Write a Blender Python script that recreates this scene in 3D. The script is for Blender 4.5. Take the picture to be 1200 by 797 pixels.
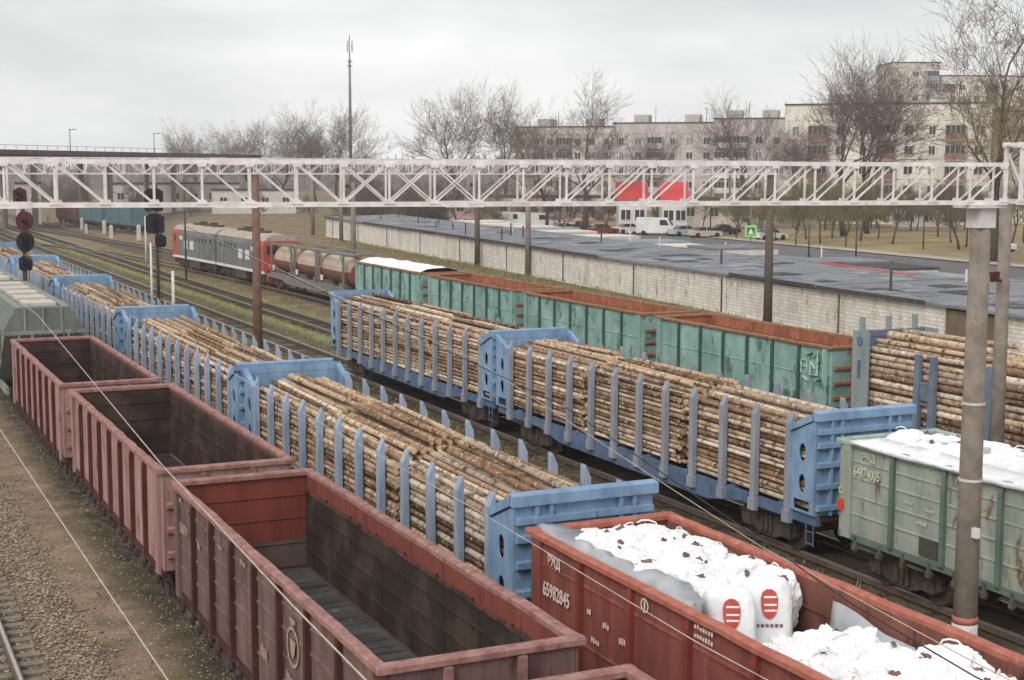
import bpy, bmesh, math, random
from mathutils import noise as mn0
from mathutils import Vector, Matrix
for o in list(bpy.data.objects): bpy.data.objects.remove(o)
SC = bpy.context.scene
COL = SC.collection
R = random.Random(11)
rad = math.radians

# ------------------------------------------------------------------ camera
YAW, PITCH, ROLL, H, FPX = .439, .1172, .0028, 9.99, 1711.5
cam = bpy.data.cameras.new('camera'); camo = bpy.data.objects.new('camera', cam); COL.objects.link(camo)
_f = Vector((math.sin(YAW)*math.cos(PITCH), math.cos(YAW)*math.cos(PITCH), -math.sin(PITCH)))
_r = Vector((math.cos(YAW), -math.sin(YAW), 0)); _u = _r.cross(_f)
_r2 = _r*math.cos(ROLL)+_u*math.sin(ROLL); _u2 = _u*math.cos(ROLL)-_r*math.sin(ROLL)
M = Matrix((_r2, _u2, -_f)).transposed().to_4x4(); M.translation = (0, 0, H)
camo.matrix_world = M
cam.lens = 36*FPX/1200; cam.sensor_width = 36; cam.clip_end = 6000; cam.clip_start = .3
SC.camera = camo

# ------------------------------------------------------------------ sky, sun, exposure
SUN_EL, SUN_AZ = rad(42), rad(-125)      # azimuth from +Y towards +X
w = bpy.data.worlds.new('World'); SC.world = w; w.use_nodes = True
nt = w.node_tree; N = nt.nodes; L = nt.links; N.clear()
out = N.new('ShaderNodeOutputWorld'); bg = N.new('ShaderNodeBackground'); bg.inputs[1].default_value = .1
sky = N.new('ShaderNodeTexSky'); sky.sky_type = 'NISHITA'; sky.sun_disc = False
sky.sun_elevation = SUN_EL; sky.sun_rotation = SUN_AZ; sky.dust_density = 3; sky.air_density = 1.2
tc = N.new('ShaderNodeTexCoord'); mp = N.new('ShaderNodeMapping'); mp.inputs['Scale'].default_value = (1.6, 1.6, 5.5)
nz = N.new('ShaderNodeTexNoise'); nz.inputs['Scale'].default_value = 1.5; nz.inputs['Detail'].default_value = 7; nz.inputs['Roughness'].default_value = .52
rp = N.new('ShaderNodeValToRGB'); e = rp.color_ramp.elements
e[0].position = .40; e[0].color = (5.3, 5.36, 5.42, 1); e[1].position = .66; e[1].color = (8.2, 8.2, 8.15, 1)
mx = N.new('ShaderNodeMixRGB'); mx.inputs[0].default_value = .9
L.new(tc.outputs['Generated'], mp.inputs[0]); L.new(mp.outputs[0], nz.inputs[0]); L.new(nz.outputs[0], rp.inputs[0])
sz = N.new('ShaderNodeSeparateXYZ'); L.new(tc.outputs['Generated'], sz.inputs[0])
hr = N.new('ShaderNodeMapRange'); hr.inputs[1].default_value = 0; hr.inputs[2].default_value = .13; hr.inputs[3].default_value = 1.25; hr.inputs[4].default_value = 1; L.new(sz.outputs[2], hr.inputs[0])
hm_ = N.new('ShaderNodeVectorMath'); hm_.operation = 'SCALE'; L.new(rp.outputs[0], hm_.inputs[0]); L.new(hr.outputs[0], hm_.inputs['Scale'])
L.new(sky.outputs[0], mx.inputs[1]); L.new(hm_.outputs[0], mx.inputs[2]); L.new(mx.outputs[0], bg.inputs[0]); L.new(bg.outputs[0], out.inputs[0])
sl = bpy.data.lights.new('sun', 'SUN'); sl.energy = 1.4; sl.angle = rad(30); sl.color = (1, .97, .93)
so = bpy.data.objects.new('sun', sl); COL.objects.link(so)
sd = Vector((math.sin(SUN_AZ)*math.cos(SUN_EL), math.cos(SUN_AZ)*math.cos(SUN_EL), math.sin(SUN_EL)))
so.rotation_euler = sd.to_track_quat('Z', 'Y').to_euler(); so.location = (0, 0, 60)
vs = SC.view_settings; vs.view_transform = 'Standard'; vs.look = 'None'; vs.exposure = 0.5; vs.gamma = 1

# ------------------------------------------------------------------ helpers
def lin(c):
    return tuple(((v/255)/12.92 if v/255 <= .04045 else ((v/255+.055)/1.055)**2.4) for v in c)
MATS = {}
def mat(name, col, col2=None, scale=2.0, rough=.75, bump=.15, bscale=None, streak=0, spots=None, spot_amt=.55, spot_scale=3., metal=0., isl=0., detail=8, col3=None):
    """procedural paint: two tones through noise, optional rust spots and vertical streaks"""
    if name in MATS: return MATS[name]
    m = bpy.data.materials.new(name); m.use_nodes = True; MATS[name] = m
    t = m.node_tree; n = t.nodes; l = t.links; b = n['Principled BSDF']
    b.inputs['Roughness'].default_value = rough; b.inputs['Metallic'].default_value = metal
    b.inputs['Specular IOR Level'].default_value = .12
    g = n.new('ShaderNodeNewGeometry'); mp = n.new('ShaderNodeMapping'); l.new(g.outputs['Position'], mp.inputs[0])
    if streak: mp.inputs['Scale'].default_value = (1, 1, streak)
    nz = n.new('ShaderNodeTexNoise'); nz.inputs['Scale'].default_value = scale; nz.inputs['Detail'].default_value = detail; nz.inputs['Roughness'].default_value = .65
    l.new(mp.outputs[0], nz.inputs[0])
    rp = n.new('ShaderNodeValToRGB'); e = rp.color_ramp.elements
    c1 = lin(col); c2 = lin(col2) if col2 else tuple(v*.72 for v in c1)
    e[0].position = .3; e[0].color = (*c2, 1); e[1].position = .62; e[1].color = (*c1, 1)
    if col3:
        x = e.new(.82); x.color = (*lin(col3), 1)
    l.new(nz.outputs[0], rp.inputs[0]); cur = rp.outputs[0]
    if spots:
        n2 = n.new('ShaderNodeTexNoise'); n2.inputs['Scale'].default_value = spot_scale; n2.inputs['Detail'].default_value = 9; n2.inputs['Roughness'].default_value = .7
        mp2 = n.new('ShaderNodeMapping'); l.new(g.outputs['Position'], mp2.inputs[0]); mp2.inputs['Location'].default_value = (13, 7, 3)
        if streak: mp2.inputs['Scale'].default_value = (1, 1, max(streak, .35))
        l.new(mp2.outputs[0], n2.inputs[0])
        r2 = n.new('ShaderNodeValToRGB'); r2.color_ramp.elements[0].position = spot_amt; r2.color_ramp.elements[1].position = spot_amt+.07
        l.new(n2.outputs[0], r2.inputs[0]); mm = n.new('ShaderNodeMixRGB'); mm.inputs[2].default_value = (*lin(spots), 1)
        l.new(r2.outputs[0], mm.inputs[0]); l.new(cur, mm.inputs[1]); cur = mm.outputs[0]
    if isl:
        oi = n.new('ShaderNodeObjectInfo'); ad = n.new('ShaderNodeMath'); ad.operation = 'ADD'
        l.new(g.outputs['Random Per Island'], ad.inputs[0]); l.new(oi.outputs['Random'], ad.inputs[1])
        fr = n.new('ShaderNodeMath'); fr.operation = 'FRACT'; l.new(ad.outputs[0], fr.inputs[0])
        mr = n.new('ShaderNodeMapRange'); mr.inputs[3].default_value = 1-isl; mr.inputs[4].default_value = 1+isl; l.new(fr.outputs[0], mr.inputs[0])
        hs = n.new('ShaderNodeHueSaturation'); l.new(mr.outputs[0], hs.inputs['Value']); l.new(cur, hs.inputs['Color'])
        m2 = n.new('ShaderNodeMapRange'); m2.inputs[3].default_value = .492; m2.inputs[4].default_value = .508; l.new(fr.outputs[0], m2.inputs[0]); l.new(m2.outputs[0], hs.inputs['Hue'])
        cur = hs.outputs[0]
    l.new(cur, b.inputs['Base Color'])
    if bump:
        bp = n.new('ShaderNodeBump'); bp.inputs['Strength'].default_value = bump; bp.inputs['Distance'].default_value = .02
        n3 = n.new('ShaderNodeTexNoise'); n3.inputs['Scale'].default_value = bscale or scale*5; n3.inputs['Detail'].default_value = 4
        l.new(g.outputs['Position'], n3.inputs[0]); l.new(n3.outputs[0], bp.inputs['Height']); l.new(bp.outputs[0], b.inputs['Normal'])
    return m

class MB:
    def __init__(s): s.v = []; s.f = []; s.mi = []
    def add(s, vs, fs, mi=0):
        b = len(s.v); s.v += [tuple(p) for p in vs]; s.f += [tuple(b+i for i in f) for f in fs]; s.mi += [mi]*len(fs); return s
    def box(s, x0, x1, y0, y1, z0, z1, mi=0):
        v = [(x, y, z) for z in (z0, z1) for y in (y0, y1) for x in (x0, x1)]
        return s.add(v, [(0, 2, 3, 1), (4, 5, 7, 6), (0, 1, 5, 4), (2, 6, 7, 3), (0, 4, 6, 2), (1, 3, 7, 5)], mi)
    def bar(s, a, b, w, h=None, mi=0):
        a = Vector(a); b = Vector(b); h = h or w; d = (b-a).normalized()
        u = Vector((0, 0, 1)) if abs(d.z) < .95 else Vector((1, 0, 0))
        x = d.cross(u).normalized(); y = x.cross(d).normalized()
        v = [p+x*w/2*i+y*h/2*j for p in (a, b) for i, j in ((-1, -1), (1, -1), (1, 1), (-1, 1))]
        return s.add(v, [(3, 2, 1, 0), (4, 5, 6, 7), (0, 1, 5, 4), (1, 2, 6, 5), (2, 3, 7, 6), (3, 0, 4, 7)], mi)
    def tube(s, pts, r, n=6, mi=0, cap=True, capmi=None):
        pts = [Vector(p) for p in pts]; k = len(pts); rs = r if isinstance(r, (list, tuple)) else [r]*k
        v = []
        for i, p in enumerate(pts):
            d = (pts[min(i+1, k-1)]-pts[max(i-1, 0)]).normalized()
            u = Vector((0, 0, 1)) if abs(d.z) < .9 else Vector((1, 0, 0))
            x = d.cross(u).normalized(); y = x.cross(d).normalized()
            v += [p+(x*math.cos(2*math.pi*j/n)+y*math.sin(2*math.pi*j/n))*rs[i] for j in range(n)]
        f = [(i*n+j, i*n+(j+1) % n, (i+1)*n+(j+1) % n, (i+1)*n+j) for i in range(k-1) for j in range(n)]
        s.add(v, f, mi)
        if cap:
            b = len(s.v)-len(v)
            s.f += [tuple(b+j for j in range(n))[::-1], tuple(b+(k-1)*n+j for j in range(n))]; s.mi += [mi if capmi is None else capmi]*2
        return s
    def prism(s, poly, axis, a, b, mi=0):
        """extrude a 2D polygon along axis ('x': poly is (y,z); 'y': poly is (x,z); 'z': (x,y))"""
        def P(p, t): return {'x': (t, p[0], p[1]), 'y': (p[0], t, p[1]), 'z': (p[0], p[1], t)}[axis]
        n = len(poly); v = [P(p, a) for p in poly]+[P(p, b) for p in poly]
        return s.add(v, [tuple(range(n))[::-1], tuple(range(n, 2*n))]+[(i, (i+1) % n, n+(i+1) % n, n+i) for i in range(n)], mi)
    def mesh(s, name, mats, smooth=False):
        me = bpy.data.meshes.new(name); me.from_pydata(s.v, [], s.f)
        for m in (mats if isinstance(mats, (list, tuple)) else [mats]): me.materials.append(m)
        me.polygons.foreach_set('material_index', s.mi)
        bm = bmesh.new(); bm.from_mesh(me); bmesh.ops.recalc_face_normals(bm, faces=bm.faces); bm.to_mesh(me); bm.free()
        if smooth: me.polygons.foreach_set('use_smooth', [True]*len(me.polygons))
        me.update(); return me
    def build(s, name, mats, parent=None, smooth=False, loc=None, rz=0):
        return ob(name, s.mesh(name, mats, smooth), parent, loc, rz)
def ob(name, me, parent=None, loc=None, rz=0):
    o = bpy.data.objects.new(name, me); COL.objects.link(o)
    if parent: o.parent = parent
    if loc is not None: o.location = loc
    if rz: o.rotation_euler.z = rz
    return o
def tag(o, label=None, cat=None, group=None, kind=None):
    if label: o['label'] = label
    if cat: o['category'] = cat
    if group: o['group'] = group
    if kind: o['kind'] = kind
    return o
def empty(name, loc, label, cat, group=None, rz=0):
    o = bpy.data.objects.new(name, None); COL.objects.link(o); o.location = loc; o.rotation_euler.z = rz; o.empty_display_size = .3
    return tag(o, label, cat, group)
def copy_tree(o, parent=None, loc=None, rz=None, label=None, group=None):
    c = o.copy(); COL.objects.link(c); c.parent = parent
    if loc is not None: c.location = loc
    if rz is not None: c.rotation_euler.z = rz
    if label: c['label'] = label
    if group: c['group'] = group
    for ch in list(o.children): copy_tree(ch, c)
    return c
def curve_mesh(cu, name):
    o = bpy.data.objects.new('tmp', cu); COL.objects.link(o)
    dg = bpy.context.evaluated_depsgraph_get(); dg.update()
    me = bpy.data.meshes.new_from_object(o.evaluated_get(dg)); me.name = name
    bpy.data.objects.remove(o); return me
def text_part(s, size, parent, fn, material, extrude=.004, squeeze=1.0, name='marking', bold=0):
    cu = bpy.data.curves.new('t', 'FONT'); cu.body = s; cu.size = size; cu.extrude = extrude; cu.offset = bold; cu.resolution_u = 3
    me = curve_mesh(cu, name)
    for v in me.vertices: v.co = fn(v.co.x*squeeze, v.co.y, v.co.z)
    me.materials.clear(); me.materials.append(material); me.update()
    return ob(name, me, parent)
def plate_mesh(name, outer, holes, t, fn, material):
    cu = bpy.data.curves.new('p', 'CURVE'); cu.dimensions = '2D'; cu.fill_mode = 'BOTH'; cu.extrude = t/2
    for poly in [outer]+holes:
        sp = cu.splines.new('POLY'); sp.points.add(len(poly)-1); sp.use_cyclic_u = True
        for p, q in zip(sp.points, poly): p.co = (q[0], q[1], 0, 1)
    me = curve_mesh(cu, name)
    for v in me.vertices: v.co = fn(v.co.x, v.co.y, v.co.z)
    me.materials.clear(); me.materials.append(material); me.update(); return me
def oval(cx, cy, rx, ry, n=14): return [(cx+rx*math.cos(2*math.pi*i/n), cy+ry*math.sin(2*math.pi*i/n)) for i in range(n)]
def at(px, depth, z=0.):
    """world point seen in direction px (photo column) at a forward distance"""
    d = _f+_r2*(px-600)/FPX; d = d/Vector((d.x, d.y)).dot(Vector((_f.x, _f.y)).normalized())
    return Vector((d.x*depth, d.y*depth, z))

# ------------------------------------------------------------------ materials
M_dark = mat('running_gear', (92, 82, 76), (58, 51, 47), 6, .85, spots=(112, 88, 72), spot_amt=.6)
M_rust = mat('rusty_steel', (104, 76, 60), (70, 50, 42), 5, .85)
M_conc = mat('post_concrete', (140, 130, 120), (110, 101, 92), 3, .9, .25, spots=(104, 96, 86), spot_amt=.6)
M_white = mat('white_paint', (222, 218, 216), (196, 190, 188), 2, .6, .05)
M_gantry = mat('gantry_paint', (234, 230, 227), (198, 190, 185), 4, .55, .06, spots=(140, 112, 98), spot_amt=.64, spot_scale=5)
M_letter = mat('white_lettering', (232, 216, 206), (206, 180, 168), 8, .7, 0)
M_rail = mat('rail_steel', (112, 96, 84), (84, 68, 58), 8, .6, .05)
M_railtop = mat('rail_head', (188, 180, 172), (160, 150, 142), 5, .3, 0, metal=.6)
M_sleeper = mat('concrete_sleeper', (138, 128, 116), (104, 96, 86), 5, .9)
M_woodsl = mat('tarred_sleeper', (84, 74, 64), (58, 50, 44), 5, .9)
M_black = mat('black_paint', (44, 43, 46), (30, 29, 31), 4, .55, .05)
M_maroon = mat('maroon_paint', (92, 50, 52), (70, 38, 40), 4, .6, .05)
M_cable = mat('cable', (190, 178, 170), (150, 138, 130), 4, .6, 0)
M_cabled = mat('dark_cable', (66, 62, 62), (48, 44, 44), 4, .7, 0)
M_insul = mat('insulator', (96, 60, 48), (70, 44, 36), 4, .3, 0)
def glass_mat():
    m = bpy.data.materials.new('window_glass'); m.use_nodes = True; b = m.node_tree.nodes['Principled BSDF']
    b.inputs['Base Color'].default_value = (.035, .04, .045, 1); b.inputs['Roughness'].default_value = .12; return m
M_glass = glass_mat()

# ------------------------------------------------------------------ ground
def wallx(y): return 49.8+.085*(y-65)
def gz(x, y):
    t = (x-(wallx(min(max(y, -50), 400))-11))/8.5; t = max(0, min(1, t)); t = t*t*(3-2*t)
    return -.22+1.22*t
T0_, T1_, T2_, T3_, T3B_, T4_ = 2.3, 7.83, 12.85, 23.68, 28.7, 34.85
def ground_material():
    m = bpy.data.materials.new('yard_ground'); m.use_nodes = True; t = m.node_tree; n = t.nodes; l = t.links; b = n['Principled BSDF']
    b.inputs['Roughness'].default_value = .95; b.inputs['Specular IOR Level'].default_value = .1
    g = n.new('ShaderNodeNewGeometry')
    def noise(s, d=8, off=0, rough=.6):
        mp = n.new('ShaderNodeMapping'); mp.inputs['Location'].default_value = (off, off*2, 0); l.new(g.outputs['Position'], mp.inputs[0])
        x = n.new('ShaderNodeTexNoise'); x.inputs['Scale'].default_value = s; x.inputs['Detail'].default_value = d; x.inputs['Roughness'].default_value = rough; l.new(mp.outputs[0], x.inputs[0]); return x.outputs[0]
    def ramp(i, stops):
        r = n.new('ShaderNodeValToRGB'); e = r.color_ramp.elements
        for k, (p, c) in enumerate(stops):
            q = e[k] if k < 2 else e.new(p)
            q.position = p; q.color = (*lin(c), 1) if isinstance(c, tuple) else (c, c, c, 1)
        l.new(i, r.inputs[0]); return r.outputs[0]
    def mixc(f, a, b_):
        x = n.new('ShaderNodeMixRGB'); l.new(f, x.inputs[0]); l.new(a, x.inputs[1]); l.new(b_, x.inputs[2]); return x.outputs[0]
    def math_(op, a, b_):
        x = n.new('ShaderNodeMath'); x.operation = op; x.use_clamp = False
        for i, q in enumerate((a, b_)):
            if isinstance(q, (int, float)): x.inputs[i].default_value = q
            else: l.new(q, x.inputs[i])
        return x.outputs[0]
    def rng(i, a, b_):
        x = n.new('ShaderNodeMapRange'); x.inputs[1].default_value = a; x.inputs[2].default_value = b_; l.new(i, x.inputs[0]); return x.outputs[0]
    sx = n.new('ShaderNodeSeparateXYZ'); l.new(g.outputs['Position'], sx.inputs[0]); X, Y = sx.outputs[0], sx.outputs[1]
    dirt = ramp(noise(1.3, 10, 3), [(.34, (98, 80, 66)), (.52, (144, 120, 101)), (.68, (174, 148, 126))])
    fine = ramp(noise(14, 6, 5, .75), [(.36, (76, 66, 56)), (.6, (166, 148, 128))])
    mf = n.new('ShaderNodeMixRGB'); mf.inputs[0].default_value = .45; l.new(dirt, mf.inputs[1]); l.new(fine, mf.inputs[2]); dirt = mf.outputs[0]
    moss = ramp(noise(7, 8, 9, .7), [(.35, (58, 56, 42)), (.65, (104, 98, 74))])
    mossf = ramp(noise(.9, 8, 21), [(.45, 0.), (.6, 1.)])
    dirt = mixc(math_('MULTIPLY', mossf, math_('ADD', math_('MULTIPLY', rng(X, 5.6, 7.2), .5), .25)), dirt, moss)
    grass = ramp(noise(.55, 10, 31, .7), [(.3, (98, 100, 58)), (.5, (128, 132, 80)), (.68, (158, 154, 106))])
    gfine = ramp(noise(9, 6, 37, .75), [(.3, (82, 82, 50)), (.65, (170, 164, 122))])
    mg = n.new('ShaderNodeMixRGB'); mg.inputs[0].default_value = .35; l.new(grass, mg.inputs[1]); l.new(gfine, mg.inputs[2]); grass = mg.outputs[0]
    brown = ramp(noise(.5, 9, 41), [(.35, (98, 84, 66)), (.65, (140, 124, 98))])
    # where grass grows: the open ground past the loaded wagons
    gm = math_('MULTIPLY', rng(X, 15, 19), rng(Y, 58, 74))
    gm = math_('ADD', math_('MULTIPLY', gm, 1.5), math_('MULTIPLY', math_('SUBTRACT', noise(.18, 6, 51), .5), 1.6))
    cl = n.new('ShaderNodeClamp'); l.new(gm, cl.inputs[0])
    c = mixc(cl.outputs[0], dirt, grass)
    bm_ = math_('MULTIPLY', rng(X, 29.5, 31.5), 1.0); c = mixc(bm_, c, brown)
    # park lawn beyond the garages
    lawn = math_('MULTIPLY', math_('MULTIPLY', rng(X, 84, 92), rng(Y, 250, 190)), ramp(noise(.05, 5, 61), [(.3, .5), (.6, 1.)])); lg = ramp(noise(.3, 8, 71), [(.3, (132, 118, 86)), (.65, (164, 146, 108))])
    c = mixc(lawn, c, lg)
    # oil-soaked ballast between the rails and on the trodden strip beside the log train
    oil = ramp(noise(9, 7, 91, .75), [(.35, (48, 43, 39)), (.65, (98, 88, 77))])
    band = None
    for cxx, hw_ in ((T0_, 1.1), (T1_, 1.5), (T2_, 1.6), (T3_, 2.6), (T3B_, 1.2), (T4_, 1.5)):
        ab = n.new('ShaderNodeMath'); ab.operation = 'ABSOLUTE'; l.new(math_('SUBTRACT', X, cxx), ab.inputs[0]); q = rng(ab.outputs[0], hw_+.5, hw_-.3)
        band = q if band is None else math_('MAXIMUM', band, q)
    c = mixc(math_('MULTIPLY', band, ramp(noise(1.1, 6, 97), [(.3, .45), (.6, 1.)])), c, oil)
    l.new(c, b.inputs['Base Color'])
    bp = n.new('ShaderNodeBump'); bp.inputs['Strength'].default_value = .6; bp.inputs['Distance'].default_value = .05
    l.new(noise(11, 6, 81, .7), bp.inputs['Height']); l.new(bp.outputs[0], b.inputs['Normal'])
    return m
xs = [-3000, -800, -200, -60, -20, 0, 20]+[28+i*1.5 for i in range(40)]+[95, 110, 140, 200, 320, 600, 1500, 4000]
ys = [-300, -60, -20]+[i*6 for i in range(40)]+[250, 280, 330, 420, 700, 1500, 4500]
g = MB(); nx = len(xs)
g.add([(x, y, gz(x, y)) for y in ys for x in xs], [(j*nx+i, j*nx+i+1, (j+1)*nx+i+1, (j+1)*nx+i) for j in range(len(ys)-1) for i in range(nx-1)])
tag(g.build('ground', ground_material(), smooth=True), kind='structure')

# ------------------------------------------------------------------ tracks
T0, T1, T2, T3, T3B, T4 = 2.3, 7.83, 12.85, 23.68, 28.7, 34.85
def t4x(y): return T4-(.0008*(y-98)**2 if y > 98 else 0)
def track(xf, y0, y1, near=None, sl_mat=None, bury=.0):
    root = tag(empty('railway_track', (0, 0, 0), None, None), kind='structure')
    n = max(2, int((y1-y0)/8)); yy = [y0+(y1-y0)*i/n for i in range(n+1)]
    for s in (-.76, .76):
        m = MB()
        for w_, za, zb in ((.075, -.16, -.035), (.036, -.035, 0)):
            for i in range(n):
                a, b = xf(yy[i])+s, xf(yy[i+1])+s
                v = [(q+dx, y, z) for q, y in ((a, yy[i]), (b, yy[i+1])) for dx, z in ((-w_, za), (w_, za), (w_, zb), (-w_, zb))]
                m.add(v, [(0, 1, 5, 4), (1, 2, 6, 5), (2, 3, 7, 6), (3, 0, 4, 7)], 0 if zb < 0 else 1)
        m.build('rail', [M_rail, M_railtop], root)
    st = MB(); sm = MB().box(-1.35, 1.35, -.13, .13, -.27, -.155).mesh('sleeper', M_sleeper); y = y0
    while y < y1:
        if near and near[0] < y < near[1]:
            ob('sleeper', sm, root, (xf(y)+R.uniform(-.03, .03), y, R.uniform(-.01, 0)), R.uniform(-.01, .01))
        elif y < 260 and bury < 1 and R.random() > bury: st.box(xf(y)-1.3, xf(y)+1.3, y-.12, y+.12, -.3, -.175-R.random()*.05)
        y += .56
    if st.v: tag(st.build('sleeper_row', sl_mat or M_woodsl, root), kind='stuff')
    return root
track(lambda y: T0, 2, 420, near=(24, 62), sl_mat=M_sleeper)
for x, bu in ((T1, 1), (T2, 1), (T3, .45)): track(lambda y, x=x: x, 2, 420, bury=bu)
track(lambda y: T3B, 40, 420)
track(t4x, 15, 200)
track(lambda y: 40.2-(.0004*(y-98)**2 if y > 98 else 0), 70, 260)
# loose ballast stones
st = MB(); icos = [(0, 0, .6), (1, 0, 0), (0, 1, 0), (-1, 0, 0), (0, -1, 0), (0, 0, -.6)]
icf = [(0, 1, 2), (0, 2, 3), (0, 3, 4), (0, 4, 1), (5, 2, 1), (5, 3, 2), (5, 4, 3), (5, 1, 4)]
def stone(x, y, z, s):
    a = R.random()*6.3; ca, sa = math.cos(a), math.sin(a); k = R.uniform(.6, 1.4)
    st.add([(x+s*(p[0]*ca-p[1]*k*sa), y+s*(p[0]*sa+p[1]*k*ca), z+s*p[2]*R.uniform(.7, 1.3)) for p in icos], icf)
for i in range(9000):
    y = 24+40*R.random()**1.4; x = T0+R.gauss(1.9, .55)
    if x > 4.9 and R.random() < .7: continue
    stone(x, y, -.21+.03*R.random(), R.uniform(.025, .055))
for i in range(2500):
    y = 24+40*R.random()**1.4; stone(T0+R.uniform(-1.2, .72), y, -.2+.02*R.random(), R.uniform(.03, .055))
for i in range(3000):
    y = 24+50*R.random()**1.3; stone(R.uniform(4, 7.6), y, -.22, R.uniform(.015, .04))
tag(st.build('ballast_stones', mat('ballast', (164, 148, 130), (104, 92, 80), 9, .9, 0, isl=.45)), 'loose grey tan ballast stones lying beside the rails', 'gravel', kind='stuff')
gr = MB()
def blades(x, y, n, h, spread):
    for _ in range(n):
        a = R.random()*6.3; b = R.gauss(0, spread), R.gauss(0, spread); hh = h*R.uniform(.5, 1.3); w_ = .012+.012*R.random()
        px, py = x+b[0], y+b[1]; z = gz(px, py)
        gr.add([(px-w_*math.cos(a), py-w_*math.sin(a), z), (px+w_*math.cos(a), py+w_*math.sin(a), z), (px+R.gauss(0, hh*.5), py+R.gauss(0, hh*.5), z+hh)], [(0, 1, 2)])
for i in range(420): blades(7.4-abs(R.gauss(0, .7)), 24+45*R.random()**1.4, 4, .07, .06)
for i in range(5200): blades(R.uniform(14.8, 22.6), R.uniform(26, 95), 3, .16, .1)
for i in range(5200):
    y = R.uniform(70, 190); blades(R.choice((R.uniform(15, 22.5), R.uniform(24.9, 27.6), R.uniform(29.8, 33))), y, 3, .22, .16)
for i in range(2600):
    y = R.uniform(62, 170); blades(wallx(y)-.3-abs(R.gauss(0, 3.)), y, 4, .35, .22)
tag(gr.build('dry_grass', mat('dry_grass', (150, 142, 96), (104, 100, 60), 3, .9, 0, isl=.3)), 'thin dry grass growing between the tracks', 'grass', kind='stuff')

# ------------------------------------------------------------------ running gear shared by wagons
def lathe_x(m, prof, cx, cy, cz, n=18, mi=0):
    """profile [(x offset, radius)] turned about an axis along x"""
    k = len(prof); v = [(cx+p[0], cy+p[1]*math.cos(2*math.pi*j/n), cz+p[1]*math.sin(2*math.pi*j/n)) for p in prof for j in range(n)]
    m.add(v, [(i*n+j, i*n+(j+1) % n, (i+1)*n+(j+1) % n, (i+1)*n+j) for i in range(k-1) for j in range(n)]+[tuple(range(n)), tuple((k-1)*n+j for j in range(n))], mi)
_wm = MB(); lathe_x(_wm, [(-.07, .45), (-.07, .475), (.05, .475), (.05, .5), (.075, .5), (.075, .2), (.075, .1)], 0, 0, 0); WHEEL = _wm.mesh('wheel', M_dark, True)
_sf = MB().prism([(-1.25, .42), (-1.25, .72), (-.95, .86), (-.45, .98), (.45, .98), (.95, .86), (1.25, .72), (1.25, .42), (.98, .4), (.6, .3), (.3, .2), (-.3, .2), (-.6, .3), (-.98, .4)], 'x', -.08, .08)
for s in (-.93, .93): _sf.box(-.14, .14, s-.17, s+.17, .33, .62)
for s in (-.2, 0, .2): _sf.tube([(0.12, s, .32), (.12, s, .8)], .06, 8)
SFRAME = _sf.mesh('side_frame', M_dark)
BOLST = MB().box(-1.05, 1.05, -.22, .22, .62, .95).mesh('bolster', M_dark)
AXLE = MB().tube([(-.8, 0, .475), (.8, 0, .475)], .08, 8).mesh('axle', M_dark)
def bogie(parent, y):
    b = ob('bogie', BOLST, parent, (0, y, 0))
    for s in (-1, 1):
        o = ob('side_frame', SFRAME, b, (s*1.02, 0, 0)); o.rotation_euler.z = 0 if s > 0 else math.pi
        for q in (-.93, .93):
            wv = ob('wheel', WHEEL, b, (s*.79, q, .475)); wv.rotation_euler.z = math.pi if s > 0 else 0
    for q in (-.93, .93): ob('axle', AXLE, b, (0, q, 0))
_cp = MB().box(-.11, .11, 0, .42, .95, 1.15).box(-.19, .16, .38, .62, .9, 1.22).box(.05, .17, .6, .74, .93, 1.19)
COUPLER = _cp.mesh('coupler', M_dark)
def couplers(parent, yend):
    a = ob('coupler', COUPLER, parent, (0, yend, 0)); b = ob('coupler', COUPLER, parent, (0, -yend, 0), math.pi)

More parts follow.
